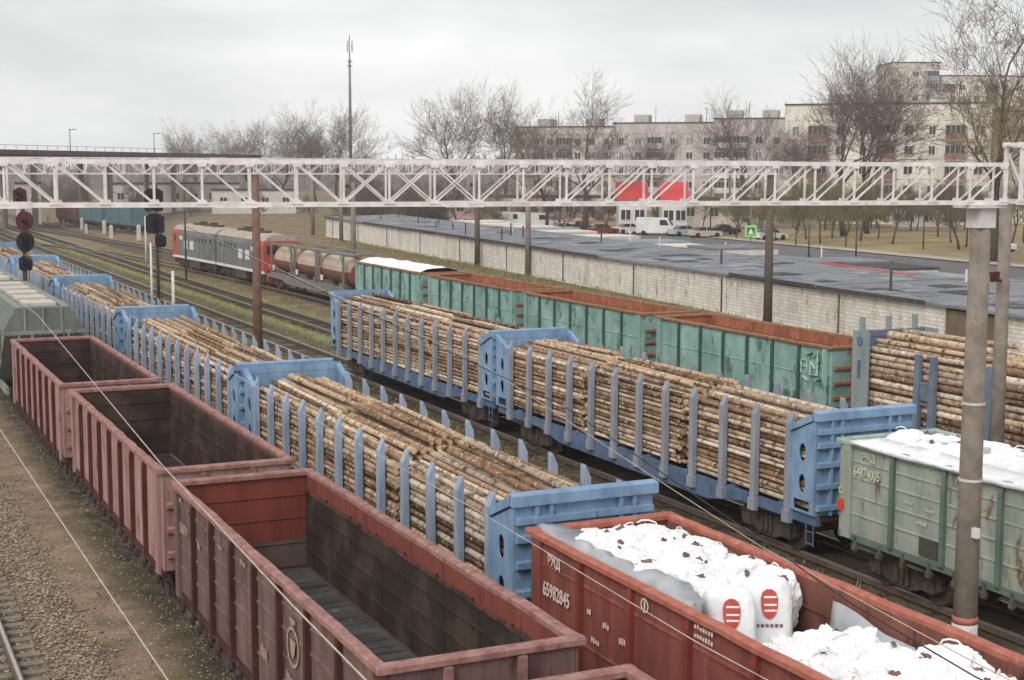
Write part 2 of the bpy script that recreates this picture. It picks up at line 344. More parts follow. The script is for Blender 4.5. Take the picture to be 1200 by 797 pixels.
# ------------------------------------------------------------------ gondolas
GL, GW = 6.37, 1.55
def gondola(label, group, loc, P, nbay=7, ribs=(1.75, 2.2, 2.65, 3.05), iribs=(1.75, 2.2, 2.65, 3.0), ztop=3.48):
    root = empty('gondola_wagon', loc, label, 'gondola wagon', group)
    zb, zf = 1.2, 1.36; bay = 2*(GL-.3)/nbay; py = [-GL+.3+bay*i for i in range(nbay+1)]
    for s in (-1, 1):
        m = MB().box(min(s*1.40, s*1.44), max(s*1.40, s*1.44), -GL+.05, GL-.05, zb, ztop-.1)
        for i in range(nbay):
            for z in ribs:
                m.prism([(s*1.44, z-.045), (s*1.475, z-.02), (s*1.475, z+.012), (s*1.44, z+.035)], 'y', py[i]+.1, py[i+1]-.1)
        for i in range(nbay):      # pressed plates, slightly dented
            nu, nv = 9, 7; a0, a1, b0, b1 = py[i]+.08, py[i+1]-.08, zb+.02, ztop-.13; pv_ = []
            o_ = Vector((R.random()*50, R.random()*50, 0))
            for u in range(nu+1):
                for q in range(nv+1):
                    ed = u in (0, nu) or q in (0, nv)
                    d_ = 0 if ed else .012+.022*mn0.noise(o_+Vector((u*.45, q*.45, 0)))
                    pv_.append((s*(1.441+max(.0, d_)), a0+(a1-a0)*u/nu, b0+(b1-b0)*q/nv))
            m.add(pv_, [(u*(nv+1)+q, u*(nv+1)+q+1, (u+1)*(nv+1)+q+1, (u+1)*(nv+1)+q) for u in range(nu) for q in range(nv)])
        sw = m.build('side_wall', P['wall'], root)
        li = MB().box(min(s*1.375, s*1.397), max(s*1.375, s*1.397), -GL+.1, GL-.1, zf, ztop-.1)
        for z in iribs: li.box(min(s*1.335, s*1.374), max(s*1.335, s*1.374), -GL+.12, GL-.12, z-.02, z+.02)
        for y in py[1:-1]: li.box(min(s*1.362, s*1.374), max(s*1.362, s*1.374), y-.05, y+.05, zf+.02, ztop-.16)
        li.build('lining', P['inner'], sw)
        lg = MB()
        for y in py[1:-1]:
            for z in (2.6, 3.08): lg.box(min(s*1.335, s*1.36), max(s*1.335, s*1.36), y+.2, y+.245, z-.022, z+.022)
        tag(lg.build('lashing_ring', P['post'], sw), kind='stuff')
        pm = MB().prism([(s*1.442, zb-.12), (s*1.54, zb-.02), (s*1.54, ztop-.3), (s*1.51, ztop-.12), (s*1.442, ztop-.12)], 'y', -.062, .062).mesh('post', P['post'])
        cm = MB().box(min(s*1.442, s*1.53), max(s*1.442, s*1.53), -.16, .16, zb-.12, ztop-.115).mesh('corner_post', P['wall'])
        for i, y in enumerate(py):
            if i in (0, nbay): ob('corner_post', cm, root, (0, y-.1 if i else y+.1, 0))
            else: ob('post', pm, root, (0, y, 0))
        # rounded top rail
        x0 = s*1.37; x1 = s*GW
        rp_ = [(x0, ztop-.11), (x0, ztop-.03), (x0+s*.03, ztop), (x1-s*.03, ztop), (x1, ztop-.03), (x1, ztop-.11)]; nr = 26; rv = []
        for k in range(nr+1):
            jx, jz = (R.gauss(0, .007), R.gauss(0, .005)) if 0 < k < nr else (0, 0)
            rv += [(p[0]+jx, -GL+2*GL*k/nr, p[1]+jz) for p in rp_]
        MB().add(rv, [(k*6+j, k*6+(j+1) % 6, (k+1)*6+(j+1) % 6, (k+1)*6+j) for k in range(nr) for j in range(6)]+[(5, 4, 3, 2, 1, 0), tuple(nr*6+j for j in range(6))]).build('top_rail', P['rim'], root)
        sl_ = MB().box(min(s*1.36, s*1.47), max(s*1.36, s*1.47), -GL+.06, GL-.06, zb-.16, zb-.002)
        sl_.build('sill', P['post'], root)
        hl = MB()
        for i in range(nbay):
            yc = (py[i]+py[i+1])/2
            for d in (-.45, .45): hl.box(s*1.46-.03, s*1.46+.03, yc+d-.05, yc+d+.05, zb-.42, zb-.05); hl.box(s*1.5-.05, s*1.5+.05, yc+d-.09, yc+d+.03, zb-.36, zb-.24)
            hl.bar((s*1.4, yc-.5, zb-.3), (s*1.4, yc+.5, zb-.3), .05)
        tag(hl.build('hatch_lock', P['under'], root), kind='stuff')
        # end walls
        y = s*(GL-.1)
        m = MB().box(-1.39, 1.39, min(y, y+s*.05), max(y, y+s*.05), zb, ztop-.1)
        ew = m.build('end_wall', P['wall'], root)
        for z in (1.55, 2.1, 2.65): MB().prism([(y+s*.052, z-.09), (y+s*.13, z-.05), (y+s*.13, z+.05), (y+s*.052, z+.09)], 'x', -1.36, 1.36).build('rib', P['rim'], ew)
        for x in (-.55, .55): MB().box(x-.06, x+.06, min(y+s*.055, y+s*.15), max(y+s*.055, y+s*.15), zb, ztop-.13).build('end_post', P['rim'], ew)
        li = MB().box(-1.36, 1.36, min(y-s*.025, y-s*.003), max(y-s*.025, y-s*.003), zf, ztop-.1)
        for z in (1.9, 2.45, 2.95): li.box(-1.34, 1.34, min(y-s*.045, y-s*.026), max(y-s*.045, y-s*.026), z-.014, z+.014)
        li.build('lining', P.get('inner_end', P['inner']), ew)
        ya, yb = s*(GL-.19), s*(GL+.01)
        MB().prism([(ya, ztop-.108), (ya, ztop-.028), (ya+s*.03, ztop+.003), (yb-s*.03, ztop+.003), (yb, ztop-.028), (yb, ztop-.108)], 'x', -GW+.02, GW-.02).build('top_rail', P['rim'], root)
        # ladder at one corner
        if s < 0: continue
        ld = MB()
        for k in range(6): ld.bar((s*1.6, s*(GL-.75), 1.1+k*.36), (s*1.6, s*(GL-.35), 1.1+k*.36), .025)
        for d in (-.75, -.35): ld.bar((s*1.6, s*(GL+d), .6), (s*1.6, s*(GL+d), 3.1), .03)
        for d in (-.75, -.35): ld.bar((s*1.52, s*(GL+d), 2.9), (s*1.62, s*(GL+d), 2.9), .03)
        ld.build('ladder', P['under'], root)
    fp = MB().box(-1.3, -.06, -.5*bay+.03, .5*bay-.03, zf-.05, zf)
    for q in (-.4, 0, .4): fp.box(-1.2, -.15, q-.05, q+.05, zf, zf+.012)
    fm = fp.mesh('floor_hatch', P['floor'])
    for i in range(nbay):
        for s in (0, 1):
            o = ob('floor_hatch', fm, root, (0, (py[i]+py[i+1])/2, R.uniform(-.01, .01)), math.pi*s)
    MB().box(-.25, .25, -GL+.02, GL-.02, .86, zf-.06).build('centre_sill', P['under'], root)
    m = MB()
    for y in py: m.box(-1.34, 1.34, y-.06, y+.06, zb-.12, zf-.062)
    m.build('cross_bearers', P['under'], root)
    MB().tube([(.6, .3, .85), (.6, 1.6, .85)], .2, 10).build('air_reservoir', P['under'], root)
    for y in (-4.3, 4.3): bogie(root, y)
    couplers(root, GL-.05)
    return root
def stain(name, top, dark, mid, zcut, amp=.5):
    """lining paint with a ragged tide mark of coal and ore dust left by old loads"""
    m = bpy.data.materials.new(name); m.use_nodes = True; t = m.node_tree; n = t.nodes; l = t.links; b = n['Principled BSDF']; b.inputs['Roughness'].default_value = .85; b.inputs['Specular IOR Level'].default_value = .15
    g = n.new('ShaderNodeNewGeometry'); mp = n.new('ShaderNodeMapping'); mp.inputs['Scale'].default_value = (1, 1, .16); l.new(g.outputs['Position'], mp.inputs[0])
    a = n.new('ShaderNodeTexNoise'); a.inputs['Scale'].default_value = 3.2; a.inputs['Detail'].default_value = 8; a.inputs['Roughness'].default_value = .7; l.new(mp.outputs[0], a.inputs[0])
    a2 = n.new('ShaderNodeTexNoise'); a2.inputs['Scale'].default_value = 1.1; a2.inputs['Detail'].default_value = 9; l.new(g.outputs['Position'], a2.inputs[0])
    sx = n.new('ShaderNodeSeparateXYZ'); l.new(g.outputs['Position'], sx.inputs[0])
    m1 = n.new('ShaderNodeMath'); m1.operation = 'MULTIPLY_ADD'; m1.inputs[1].default_value = -amp; l.new(a.outputs[0], m1.inputs[0]); l.new(sx.outputs[2], m1.inputs[2])
    mr = n.new('ShaderNodeMapRange'); mr.inputs[1].default_value = zcut-amp*.5-.02; mr.inputs[2].default_value = zcut-amp*.5+.05; l.new(m1.outputs[0], mr.inputs[0])
    rp = n.new('ShaderNodeValToRGB'); e = rp.color_ramp.elements; e[0].position = .47; e[0].color = (*lin(dark), 1); e[1].position = .62; e[1].color = (*lin(mid), 1); l.new(a2.outputs[0], rp.inputs[0])
    rt = n.new('ShaderNodeValToRGB'); e = rt.color_ramp.elements; e[0].position = .35; e[0].color = (*[v*.7 for v in lin(top)], 1); e[1].position = .6; e[1].color = (*lin(top), 1); l.new(a.outputs[0], rt.inputs[0])
    mm = n.new('ShaderNodeMixRGB'); l.new(mr.outputs[0], mm.inputs[0]); l.new(rp.outputs[0], mm.inputs[1]); l.new(rt.outputs[0], mm.inputs[2]); l.new(mm.outputs[0], b.inputs['Base Color'])
    return m
P_old = dict(wall=mat('faded_oxide', (172, 139, 135), (132, 100, 97), 3.2, .8, streak=.14, spots=(100, 66, 60), spot_amt=.57, spot_scale=3.5),
    post=mat('dark_oxide', (94, 54, 52), (70, 41, 40), 2, .8, spots=(66, 46, 42), spot_amt=.58), rim=mat('chalky_oxide', (164, 126, 119), (118, 80, 75), 4, .75, spots=(112, 66, 58), spot_amt=.62, spot_scale=5),
    inner=stain('lining_old', (108, 76, 70), (60, 48, 44), (84, 66, 60), 3.25, .35), floor=mat('floor_old', (74, 66, 62), (54, 48, 46), 3, .9), under=M_dark)
P_mid = dict(wall=mat('brown_oxide', (124, 99, 95), (92, 71, 68), 3., .8, streak=.14, spots=(80, 60, 54), spot_amt=.57, spot_scale=3),
    post=mat('deep_oxide', (84, 52, 50), (64, 40, 39), 2, .8), rim=P_old['rim'],
    inner=stain('lining_mid', (132, 74, 64), (58, 49, 45), (80, 68, 60), 3.02, .5), inner_end=stain('lining_end', (134, 70, 60), (96, 80, 74), (110, 94, 86), 1.95, .2),
    floor=mat('floor_dust', (92, 90, 88), (62, 60, 60), 1.6, .95, spots=(120, 116, 112), spot_amt=.62, spot_scale=2), under=M_dark)
P_near = dict(P_mid, inner=stain('lining_near', (120, 84, 76), (84, 64, 58), (110, 90, 80), 3.2, .3), inner_end=stain('lining_near_end', (120, 92, 82), (92, 74, 66), (120, 102, 92), 3.3, .3))
P_red = dict(wall=mat('brick_red', (144, 86, 75), (112, 64, 57), 3., .7, streak=.16, spots=(108, 62, 54), spot_amt=.58, spot_scale=2.2),
    post=mat('brick_red_post', (138, 70, 60), (116, 58, 50), 2, .7), rim=mat('brick_red_rim', (176, 112, 96), (150, 84, 70), 4, .7, spots=(190, 140, 126), spot_amt=.6, spot_scale=5),
    inner=mat('brick_red_lining', (134, 88, 76), (104, 68, 60), 1.6, .8, streak=.4, spots=(84, 62, 54), spot_amt=.56), floor=mat('floor_plain', (90, 80, 74), (70, 62, 58), 3, .9), under=M_dark)
P_green = dict(wall=mat('worn_green', (164, 170, 157), (134, 142, 131), 2.2, .75, streak=.3, spots=(116, 98, 78), spot_amt=.545, spot_scale=2.2, col3=(170, 168, 140)),
    post=mat('green_post', (108, 126, 115), (84, 102, 93), 2, .7, spots=(98, 80, 62), spot_amt=.68), rim=mat('green_rim', (160, 180, 168), (124, 146, 134), 3, .7, spots=(112, 88, 68), spot_amt=.6, spot_scale=4),
    inner=mat('rust_lining', (174, 110, 84), (128, 78, 60), 2, .85, streak=.4, spots=(112, 66, 48), spot_amt=.57), floor=P_red['floor'], under=mat('green_under', (104, 108, 92), (66, 62, 54), 4, .8, spots=(90, 66, 50), spot_amt=.55))
P_teal = dict(P_green, wall=mat('teal_paint', (146, 178, 170), (104, 136, 132), .8, .7, streak=.6, spots=(82, 106, 98), spot_amt=.54, spot_scale=1.3, col3=(164, 198, 204)),
    post=mat('teal_post', (66, 100, 92), (52, 82, 76), 2, .7), rim=mat('rusty_rim', (160, 116, 88), (112, 80, 62), 4, .8))
G1GROUP = 'empty oxide red gondolas coupled in one row'
y3 = 17.48+GL
g3 = gondola('empty brown gondola with deep red inner end wall and white roundel on its side', G1GROUP, (T1, y3, 0), P_mid, nbay=8)
g2 = gondola('empty faded pink gondola coupled between two other empty gondolas', G1GROUP, (T1-.02, y3+13.9, 0), P_old, nbay=8, ribs=())
g1 = copy_tree(g2, None, (T1-.12, y3+27.8, 0), label='empty faded pink gondola coupled to the grey hopper wagon')
g0 = gondola('empty brown gondola whose rounded rim shows next to the bag filled gondola', G1GROUP, (T1+.02, y3-13.95, 0), P_near, nbay=8)
bagw = gondola('brick red gondola heaped with white bags', None, (T2, 10.75+GL, 0), P_red, nbay=7, ribs=(2.93, 1.9), iribs=(2.9, 1.9))
greenw = gondola('worn pale green gondola heaped with white bags', None, (T3, 15.72+GL, 0), P_green, nbay=7, ribs=(1.7, 2.15, 2.6, 3.0))
tealg = gondola('', 'green gondolas with rusty interiors', (T4, 43.3+GL, 0), P_teal, nbay=7, ribs=(2.3,))
tealg['label'] = 'empty teal green gondola with rusty interior coupled to the timber wagon'
for k, lb in enumerate(('empty teal green gondola with rusty interior, second from the timber wagon', 'empty teal green gondola with rusty interior, third from the timber wagon', 'teal green gondola with a white covered load, next to the tank containers')):
    copy_tree(tealg, None, (T4+.08*(k+1), 43.3+GL+13.87*(k+1), 0), label=lb)

# lettering on the near side walls: viewer looks along +x, so letters run towards -y
def side_text(parent, s, size, y, z, x=-1.49, sq=.8, m=M_letter, bold=.006):
    return text_part(s, size, parent, lambda u, v, w_: Vector((x-w_, y-u, z+v)), m, squeeze=sq, bold=bold)
def dashes(parent, rows, x=-1.49, m=M_letter, name='stencil_mark'):
    b = MB()
    for y, z, n, h in rows:
        for k in range(n):
            b.box(x-.003, x, y-.075*k-.05, y-.075*k, z+R.uniform(0, .2)*h, z+h*R.uniform(.7, 1))
    return tag(b.build(name, m, parent), kind='stuff')
side_text(bagw, 'РЖД', .25, 5.55, 3.0); side_text(bagw, '65982845', .36, 5.74, 2.4, sq=.72)
dashes(bagw, [(4.05, 2.5, 2, .13), (3.5, 2.42, 3, .13), (2.95, 2.32, 5, .12), (.5, 2.4, 2, .1), (.55, 2.15, 5, .13), (.5, 1.7, 3, .14), (-1.2, 2.62, 6, .17), (3.9, 2.05, 4, .12), (.7, 3.24, 7, .08), (.7, 3.1, 7, .08)])
ring = MB()
def roundel(b, y, z, r, x, n=20, wd=.25):
    for i in range(n):
        a, c = 2*math.pi*i/n, 2*math.pi*(i+1)/n
        q = [(y+rr*math.cos(t), z+rr*math.sin(t)) for rr, t in ((r, a), (r, c), (r*(1-wd), c), (r*(1-wd), a))]
        b.prism(q, 'x', x-.004, x)
roundel(ring, 2.15, 3.18, .12, -1.49); ring.box(-1.494, -1.49, 2.13, 2.17, 3.08, 3.28); ring.build('roundel', M_letter, bagw)
side_text(greenw, 'РЖД', .25, 5.45, 3.08, m=mat('faded_letter', (206, 206, 190), (172, 178, 164), 8, .8, 0)); side_text(greenw, '64874005', .33, 5.76, 2.66, sq=.74, m=MATS['faded_letter'])
dashes(greenw, [(3.9, 2.35, 4, .08), (3.2, 2.3, 4, .08), (3.5, 1.95, 5, .1), (1.8, 2.3, 5, .12)], m=MATS['faded_letter'])
b = MB().box(-1.545, -1.532, 6.02, 6.28, 1.72, 2.0); b.build('red_patch', mat('red_patch', (214, 84, 58), (190, 66, 46), 8, .7, 0), greenw)
b = MB(); roundel(b, 6.15, 2.22, .1, -1.532, wd=.4); b.build('yellow_mark', mat('yellow_mark', (206, 200, 130), None, 8, .7, 0), greenw)
MB().box(-1.5, -1.476, 2.75, 3.35, 1.28, 1.7).build('dark_patch', mat('dark_patch', (84, 82, 78), (66, 64, 62), 4, .8), greenw)
side_text(g3, '52630714', .3, 5.76, 2.52, sq=.56, m=mat('dull_letter', (180, 156, 146), (136, 110, 102), 9, .8, 0))
dashes(g3, [(5.85, 3.12, 4, .13), (5.9, 2.2, 2, .16), (5.85, 1.95, 1, .12), (4.2, 2.52, 3, .18), (2.55, 2.95, 5, .1), (-.4, 1.75, 5, .3), (-1.9, 1.72, 6, .32), (.9, 3.05, 5, .1)], m=MATS['dull_letter'])
b = MB(); roundel(b, -2.27, 2.5, .33, -1.49, n=26, wd=.16); b.prism([(-2.27-.16, 2.62), (-2.27+.16, 2.62), (-2.27+.1, 2.42), (-2.27, 2.3), (-2.27-.1, 2.42)], 'x', -1.494, -1.49)
b.box(-1.494, -1.49, -2.42, -2.12, 2.9, 2.96); b.box(-1.494, -1.49, -2.35, -2.19, 2.86, 2.89); b.build('roundel', MATS['dull_letter'], g3)
dashes(g2, [(-5.6, 2.2, 1, .3), (-5.5, 1.75, 4, .14), (-5.5, 1.5, 5, .12)], x=-1.478, m=mat('dark_mark', (84, 60, 56), None, 9, .8, 0))
# angular graffiti on the nearest teal wagon
b = MB(); gy, gzz = -4.5, 2.2
for p, q in (((0, .1), (0, .6)), ((0, .6), (-.35, .6)), ((-.35, .6), (-.35, .15)), ((0, .35), (-.35, .35)), ((-.55, .05), (-.55, .6)), ((-.55, .6), (-.85, .35)), ((-.55, .1), (-.95, .1)), ((-1.0, .1), (-1.0, .95)), ((-1.0, .95), (-.75, .7)), ((-1.0, .55), (-1.3, .75)), ((-1.3, .75), (-1.3, 1.1)), ((-1.3, 1.1), (-1.55, 1.1)), ((-.1, .0), (-.4, -.15)), ((-.9, -.1), (-1.25, .0)), ((-.3, .8), (-.7, .95))):
    b.bar((-1.49, gy+p[0], gzz+p[1]), (-1.49, gy+q[0], gzz+q[1]), .09, .006)
b.build('graffiti', mat('graffiti', (186, 214, 190), (150, 186, 166), 6, .8, 0), tealg)

# ------------------------------------------------------------------ timber wagons
M_blue = mat('blue_paint', (138, 166, 194), (102, 130, 160), 2.2, .65, streak=.4, spots=(112, 104, 104), spot_amt=.62, spot_scale=4)
M_bluedk = mat('blue_frame', (98, 118, 146), (72, 88, 112), 2, .7, spots=(80, 74, 72), spot_amt=.6)
M_stake = mat('stake_grey_blue', (162, 178, 198), (126, 142, 162), 4, .65, streak=.2, spots=(118, 112, 110), spot_amt=.6, spot_scale=5)
M_stake3 = mat('stake_grey', (152, 156, 166), (128, 132, 142), 3, .7, streak=.3, spots=(110, 104, 100), spot_amt=.64)
LW = 9.62
def timber_wagon(label, group, loc, stake_mat, frame_mat, wall_mat, nst=12, return_holes=True):
    root = empty('timber_wagon', loc, label, 'timber wagon', group)
    for s in (-1, 1):
        MB().prism([(-LW, 1.28), (-LW, 1.02), (-6.2, 1.0), (-4.6, .72), (4.6, .72), (6.2, 1.0), (LW, 1.02), (LW, 1.28)], 'x', min(s*1.3, s*1.42), max(s*1.3, s*1.42)).build('side_sill', frame_mat, root)
        sm = MB().prism([(s*1.422, .92), (s*1.53, 1.0), (s*1.53, 3.5), (s*1.5, 3.56), (s*1.40, 3.78), (s*1.385, 3.7), (s*1.385, 1.3), (s*1.422, 1.3)], 'y', -.105, .105)
        sm.box(min(s*1.425, s*1.56), max(s*1.425, s*1.56), -.15, .15, .9, 1.22)
        sme = sm.mesh('stake', stake_mat)
        for i in range(nst):
            y = -LW+1.14+(2*LW-2.28)*i/(nst-1)
            ob('stake', sme, root, (0, y, R.uniform(-.02, .02)))
        # end wall with ribs and its two side returns
        y = s*LW
        ew = MB().box(-1.5, 1.5, min(y, y-s*.05), max(y, y-s*.05), 1.29, 3.78).build('end_wall', wall_mat, root)
        MB().prism([(y+s*.14, 3.74), (y+s*.14, 3.94), (y-s*.06, 3.98), (y-s*.06, 3.74)], 'x', -1.56, 1.56).build('top_cap', wall_mat, ew)
        for z in (1.5, 2.05, 2.6, 3.1, 3.45): MB().prism([(y+s*.003, z-.08), (y+s*.13, z-.06), (y+s*.13, z+.06), (y+s*.003, z+.08)], 'x', -1.46, 1.46).build('rib', wall_mat, ew)
        for x in (-1.05, -.75, .75, 1.05): MB().box(x-.04, x+.04, min(y+s*.003, y+s*.11), max(y+s*.003, y+s*.11), 1.3, 3.737).build('stiffener', wall_mat, ew)
        for q in (-1, 1):
            o_ = [(s*(LW-.004), 1.3), (s*(LW-.004), 3.72), (s*(LW-1.0), 3.3), (s*(LW-1.0), 1.3)]
            hs = [oval(s*(LW-.52), 2.85, .14, .24), oval(s*(LW-.52), 2.05, .14, .24), [(s*(LW-.85), 1.36), (s*(LW-.2), 1.36), (s*(LW-.2), 1.62), (s*(LW-.85), 1.62)]]
            me = plate_mesh('side_return', o_, hs, .03, lambda u, v, w_, q=q: Vector((q*1.49+w_, u, v)), wall_mat)
            ob('side_return', me, root)
            MB().prism([(s*LW, 3.76), (s*LW, 3.94), (s*(LW-1.03), 3.5), (s*(LW-1.03), 3.32)], 'x', min(q*1.4, q*1.56), max(q*1.4, q*1.56)).build('return_cap', wall_mat, root)
            MB().box(min(q*1.42, q*1.52), max(q*1.42, q*1.52), min(s*(LW-1.09), s*(LW-.98)), max(s*(LW-1.09), s*(LW-.98)), .98, 3.34).build('return_post', wall_mat, root)
        ld = MB()
        for z in (.55, .85): ld.bar((s*1.46, s*(LW-.35), z), (s*1.46, s*(LW-.05), z), .03)
        for d in (.35, .05): ld.bar((s*1.46, s*(LW-d), .5), (s*1.46, s*(LW-d), 1.05), .03)
        ld.build('step', frame_mat, root)
    fl = MB().box(-1.29, 1.29, -LW+.06, LW-.06, 1.1, 1.2)
    fl.build('deck', M_rust, root)
    cb = MB()
    for i in range(8): y = -LW+1.6+i*(2*LW-3.2)/7; cb.box(-1.36, 1.36, y-.12, y+.12, 1.201, 1.33)
    tag(cb.build('bunk', frame_mat, root), kind='stuff')
    MB().box(-.3, .3, -LW+.02, LW-.02, .7, 1.098).build('centre_sill', M_dark, root)
    MB().tube([(-.75, -1.5, .75), (-.75, .2, .75)], .2, 10).build('air_reservoir', M_dark, root)
    for y in (-7.1, 7.1): bogie(root, y)
    couplers(root, LW-.1)
    return root
LB = 24.1+LW
TW = []
l1 = timber_wagon('blue timber wagon full of logs, coupled to the red gondola of white bags', 'timber wagons beside the empty gondolas', (T2, LB, 0), M_stake, M_bluedk, M_blue)
TW.append(l1)
for k, s in enumerate(('second', 'third', 'fourth', 'fifth')):
    TW.append(copy_tree(l1, None, (T2-.04*k, LB+20.05*(k+1), 0), label='blue timber wagon full of logs, %s in the row from the red bag gondola' % s))
b1 = timber_wagon('blue timber wagon of logs coupled to the worn green bag gondola', 'timber wagons coupled behind the green bag gondola', (T3, 29.35+LW, 0), M_stake3, M_bluedk, M_blue); TW.append(b1)
a1 = copy_tree(b1, None, (T3+.15, 29.35+LW+19.95, 0), label='last blue timber wagon of its train with open grass behind it'); TW.append(a1)

# the grey timber wagon with thicker logs on the far track
M_grey = mat('grey_green_paint', (146, 156, 156), (120, 130, 132), 2, .7, streak=.3, spots=(108, 104, 100), spot_amt=.63)
M_sl = mat('slate_blue_paint', (116, 128, 144), (92, 104, 120), 2, .7, spots=(92, 88, 86), spot_amt=.62)
cw = empty('timber_wagon', (T4, 32.3, 0), 'grey timber wagon of thick logs coupled to the teal gondola', 'timber wagon')
for s in (-1, 1):
    MB().box(min(s*1.3, s*1.45), max(s*1.3, s*1.45), -9.8, 9.8, .95, 1.28).build('side_sill', M_sl, cw)
    for y in (6.3, 5.55, 2.9, .4, -2.2, -4.8, -7.4):
        MB().prism([(s*1.42, .9), (s*1.6, 1.0), (s*1.55, 3.75), (s*1.42, 3.75)], 'y', y-.13, y+.13).build('stake', M_sl, cw)
    for z in (2.75, 2.05): MB().box(min(s*1.44, s*1.52), max(s*1.44, s*1.52), 5.68, 6.17, z, z+.08).build('stake_tie', M_sl, cw)
    MB().box(min(s*1.44, s*1.5), max(s*1.44, s*1.5), 5.68, 6.17, 2.2, 2.74).build('stake_panel', M_sl, cw)
    y = s*9.6
    ew = MB().box(-1.5, 1.5, min(y, y-s*.08), max(y, y-s*.08), 1.3, 4.0).build('end_wall', M_sl, cw)
    MB().box(-1.55, 1.55, min(y-s*.1, y+s*.1), max(y-s*.1, y+s*.1), 4.003, 4.22).build('top_beam', M_sl, ew)
    for x in (-1.2, 0, 1.2): MB().box(x-.08, x+.08, min(y+s*.003, y+s*.16), max(y+s*.003, y+s*.16), 1.3, 4.7).build('end_post', M_grey, ew)
    for z in (1.7, 2.4, 3.1): MB().box(-1.45, 1.45, min(y+s*.003, y+s*.1), max(y+s*.003, y+s*.1), z, z+.14).build('rib', M_sl, ew)
    for q in (-1, 1):
        sw = MB().box(min(q*1.5, q*1.58), max(q*1.5, q*1.58), min(y-s*.75, y+s*.12), max(y-s*.75, y+s*.12), 1.0, 4.25).build('side_return', M_grey, cw)
        MB().tube([(q*1.57, y-s*.3, 3.9), (q*1.62, y-s*.3, 3.9)], .15, 14).build('boss', M_bluedk, sw)
        MB().box(min(q*1.582, q*1.64), max(q*1.582, q*1.64), y-s*.3-.06, y-s*.3+.06, 2.6, 3.2).build('latch', M_bluedk, sw)
MB().box(-1.29, 1.29, -9.55, 9.55, 1.15, 1.25).build('deck', M_rust, cw)
MB().box(-.3, .3, -9.7, 9.7, .72, 1.145).build('centre_sill', M_dark, cw)
for y in (-7.2, 7.2): bogie(cw, y)
couplers(cw, 9.7)

# ------------------------------------------------------------------ logs
def bark(name):
    m = bpy.data.materials.new(name); m.use_nodes = True; t = m.node_tree; n = t.nodes; l = t.links; b = n['Principled BSDF']; b.inputs['Roughness'].default_value = .85; b.inputs['Specular IOR Level'].default_value = .15
    g = n.new('ShaderNodeNewGeometry'); oi = n.new('ShaderNodeObjectInfo')
    ad = n.new('ShaderNodeMath'); ad.operation = 'ADD'; l.new(g.outputs['Random Per Island'], ad.inputs[0]); l.new(oi.outputs['Random'], ad.inputs[1])
    fr = n.new('ShaderNodeMath'); fr.operation = 'FRACT'; l.new(ad.outputs[0], fr.inputs[0])
    rp = n.new('ShaderNodeValToRGB'); e = rp.color_ramp.elements; rp.color_ramp.interpolation = 'LINEAR'
    for k, (p, c) in enumerate(((0, (96, 74, 58)), (.25, (156, 124, 96)), (.5, (204, 178, 148)), (.7, (124, 94, 72)), (1, (228, 212, 190)))):
        q = e[k] if k < 2 else e.new(p); q.position = p; q.color = (*lin(c), 1)
    l.new(fr.outputs[0], rp.inputs[0])
    nz = n.new('ShaderNodeTexNoise'); nz.inputs['Scale'].default_value = 4; nz.inputs['Detail'].default_value = 8; nz.inputs['Roughness'].default_value = .75; l.new(g.outputs['Position'], nz.inputs[0])
    r2 = n.new('ShaderNodeValToRGB'); e = r2.color_ramp.elements; e[0].position = .37; e[0].color = (*lin((74, 54, 42)), 1); e[1].position = .52; e[1].color = (1, 1, 1, 1)
    l.new(nz.outputs[0], r2.inputs[0]); mm = n.new('ShaderNodeMixRGB'); mm.blend_type = 'MULTIPLY'; mm.inputs[0].default_value = .9; l.new(rp.outputs[0], mm.inputs[1]); l.new(r2.outputs[0], mm.inputs[2])
    n2 = n.new('ShaderNodeTexNoise'); n2.inputs['Scale'].default_value = 7; n2.inputs['Detail'].default_value = 7; n2.inputs['Roughness'].default_value = .7
    mp = n.new('ShaderNodeMapping'); mp.inputs['Location'].default_value = (5, 9, 2); l.new(g.outputs['Position'], mp.inputs[0]); l.new(mp.outputs[0], n2.inputs[0])
    r3 = n.new('ShaderNodeValToRGB'); r3.color_ramp.elements[0].position = .56; r3.color_ramp.elements[1].position = .7; l.new(n2.outputs[0], r3.inputs[0])
    m3 = n.new('ShaderNodeMixRGB'); m3.inputs[2].default_value = (*lin((238, 224, 204)), 1); l.new(r3.outputs[0], m3.inputs[0]); l.new(mm.outputs[0], m3.inputs[1])
    l.new(m3.outputs[0], b.inputs['Base Color'])
    bp = n.new('ShaderNodeBump'); bp.inputs['Strength'].default_value = .5; bp.inputs['Distance'].default_value = .02; l.new(n2.outputs[0], bp.inputs['Height']); l.new(bp.outputs[0], b.inputs['Normal'])
    return m
M_bark = bark('birch_pine_bark'); M_cut = mat('cut_wood', (222, 196, 160), (180, 146, 112), 12, .85, 0, isl=.25)
LOGM = []
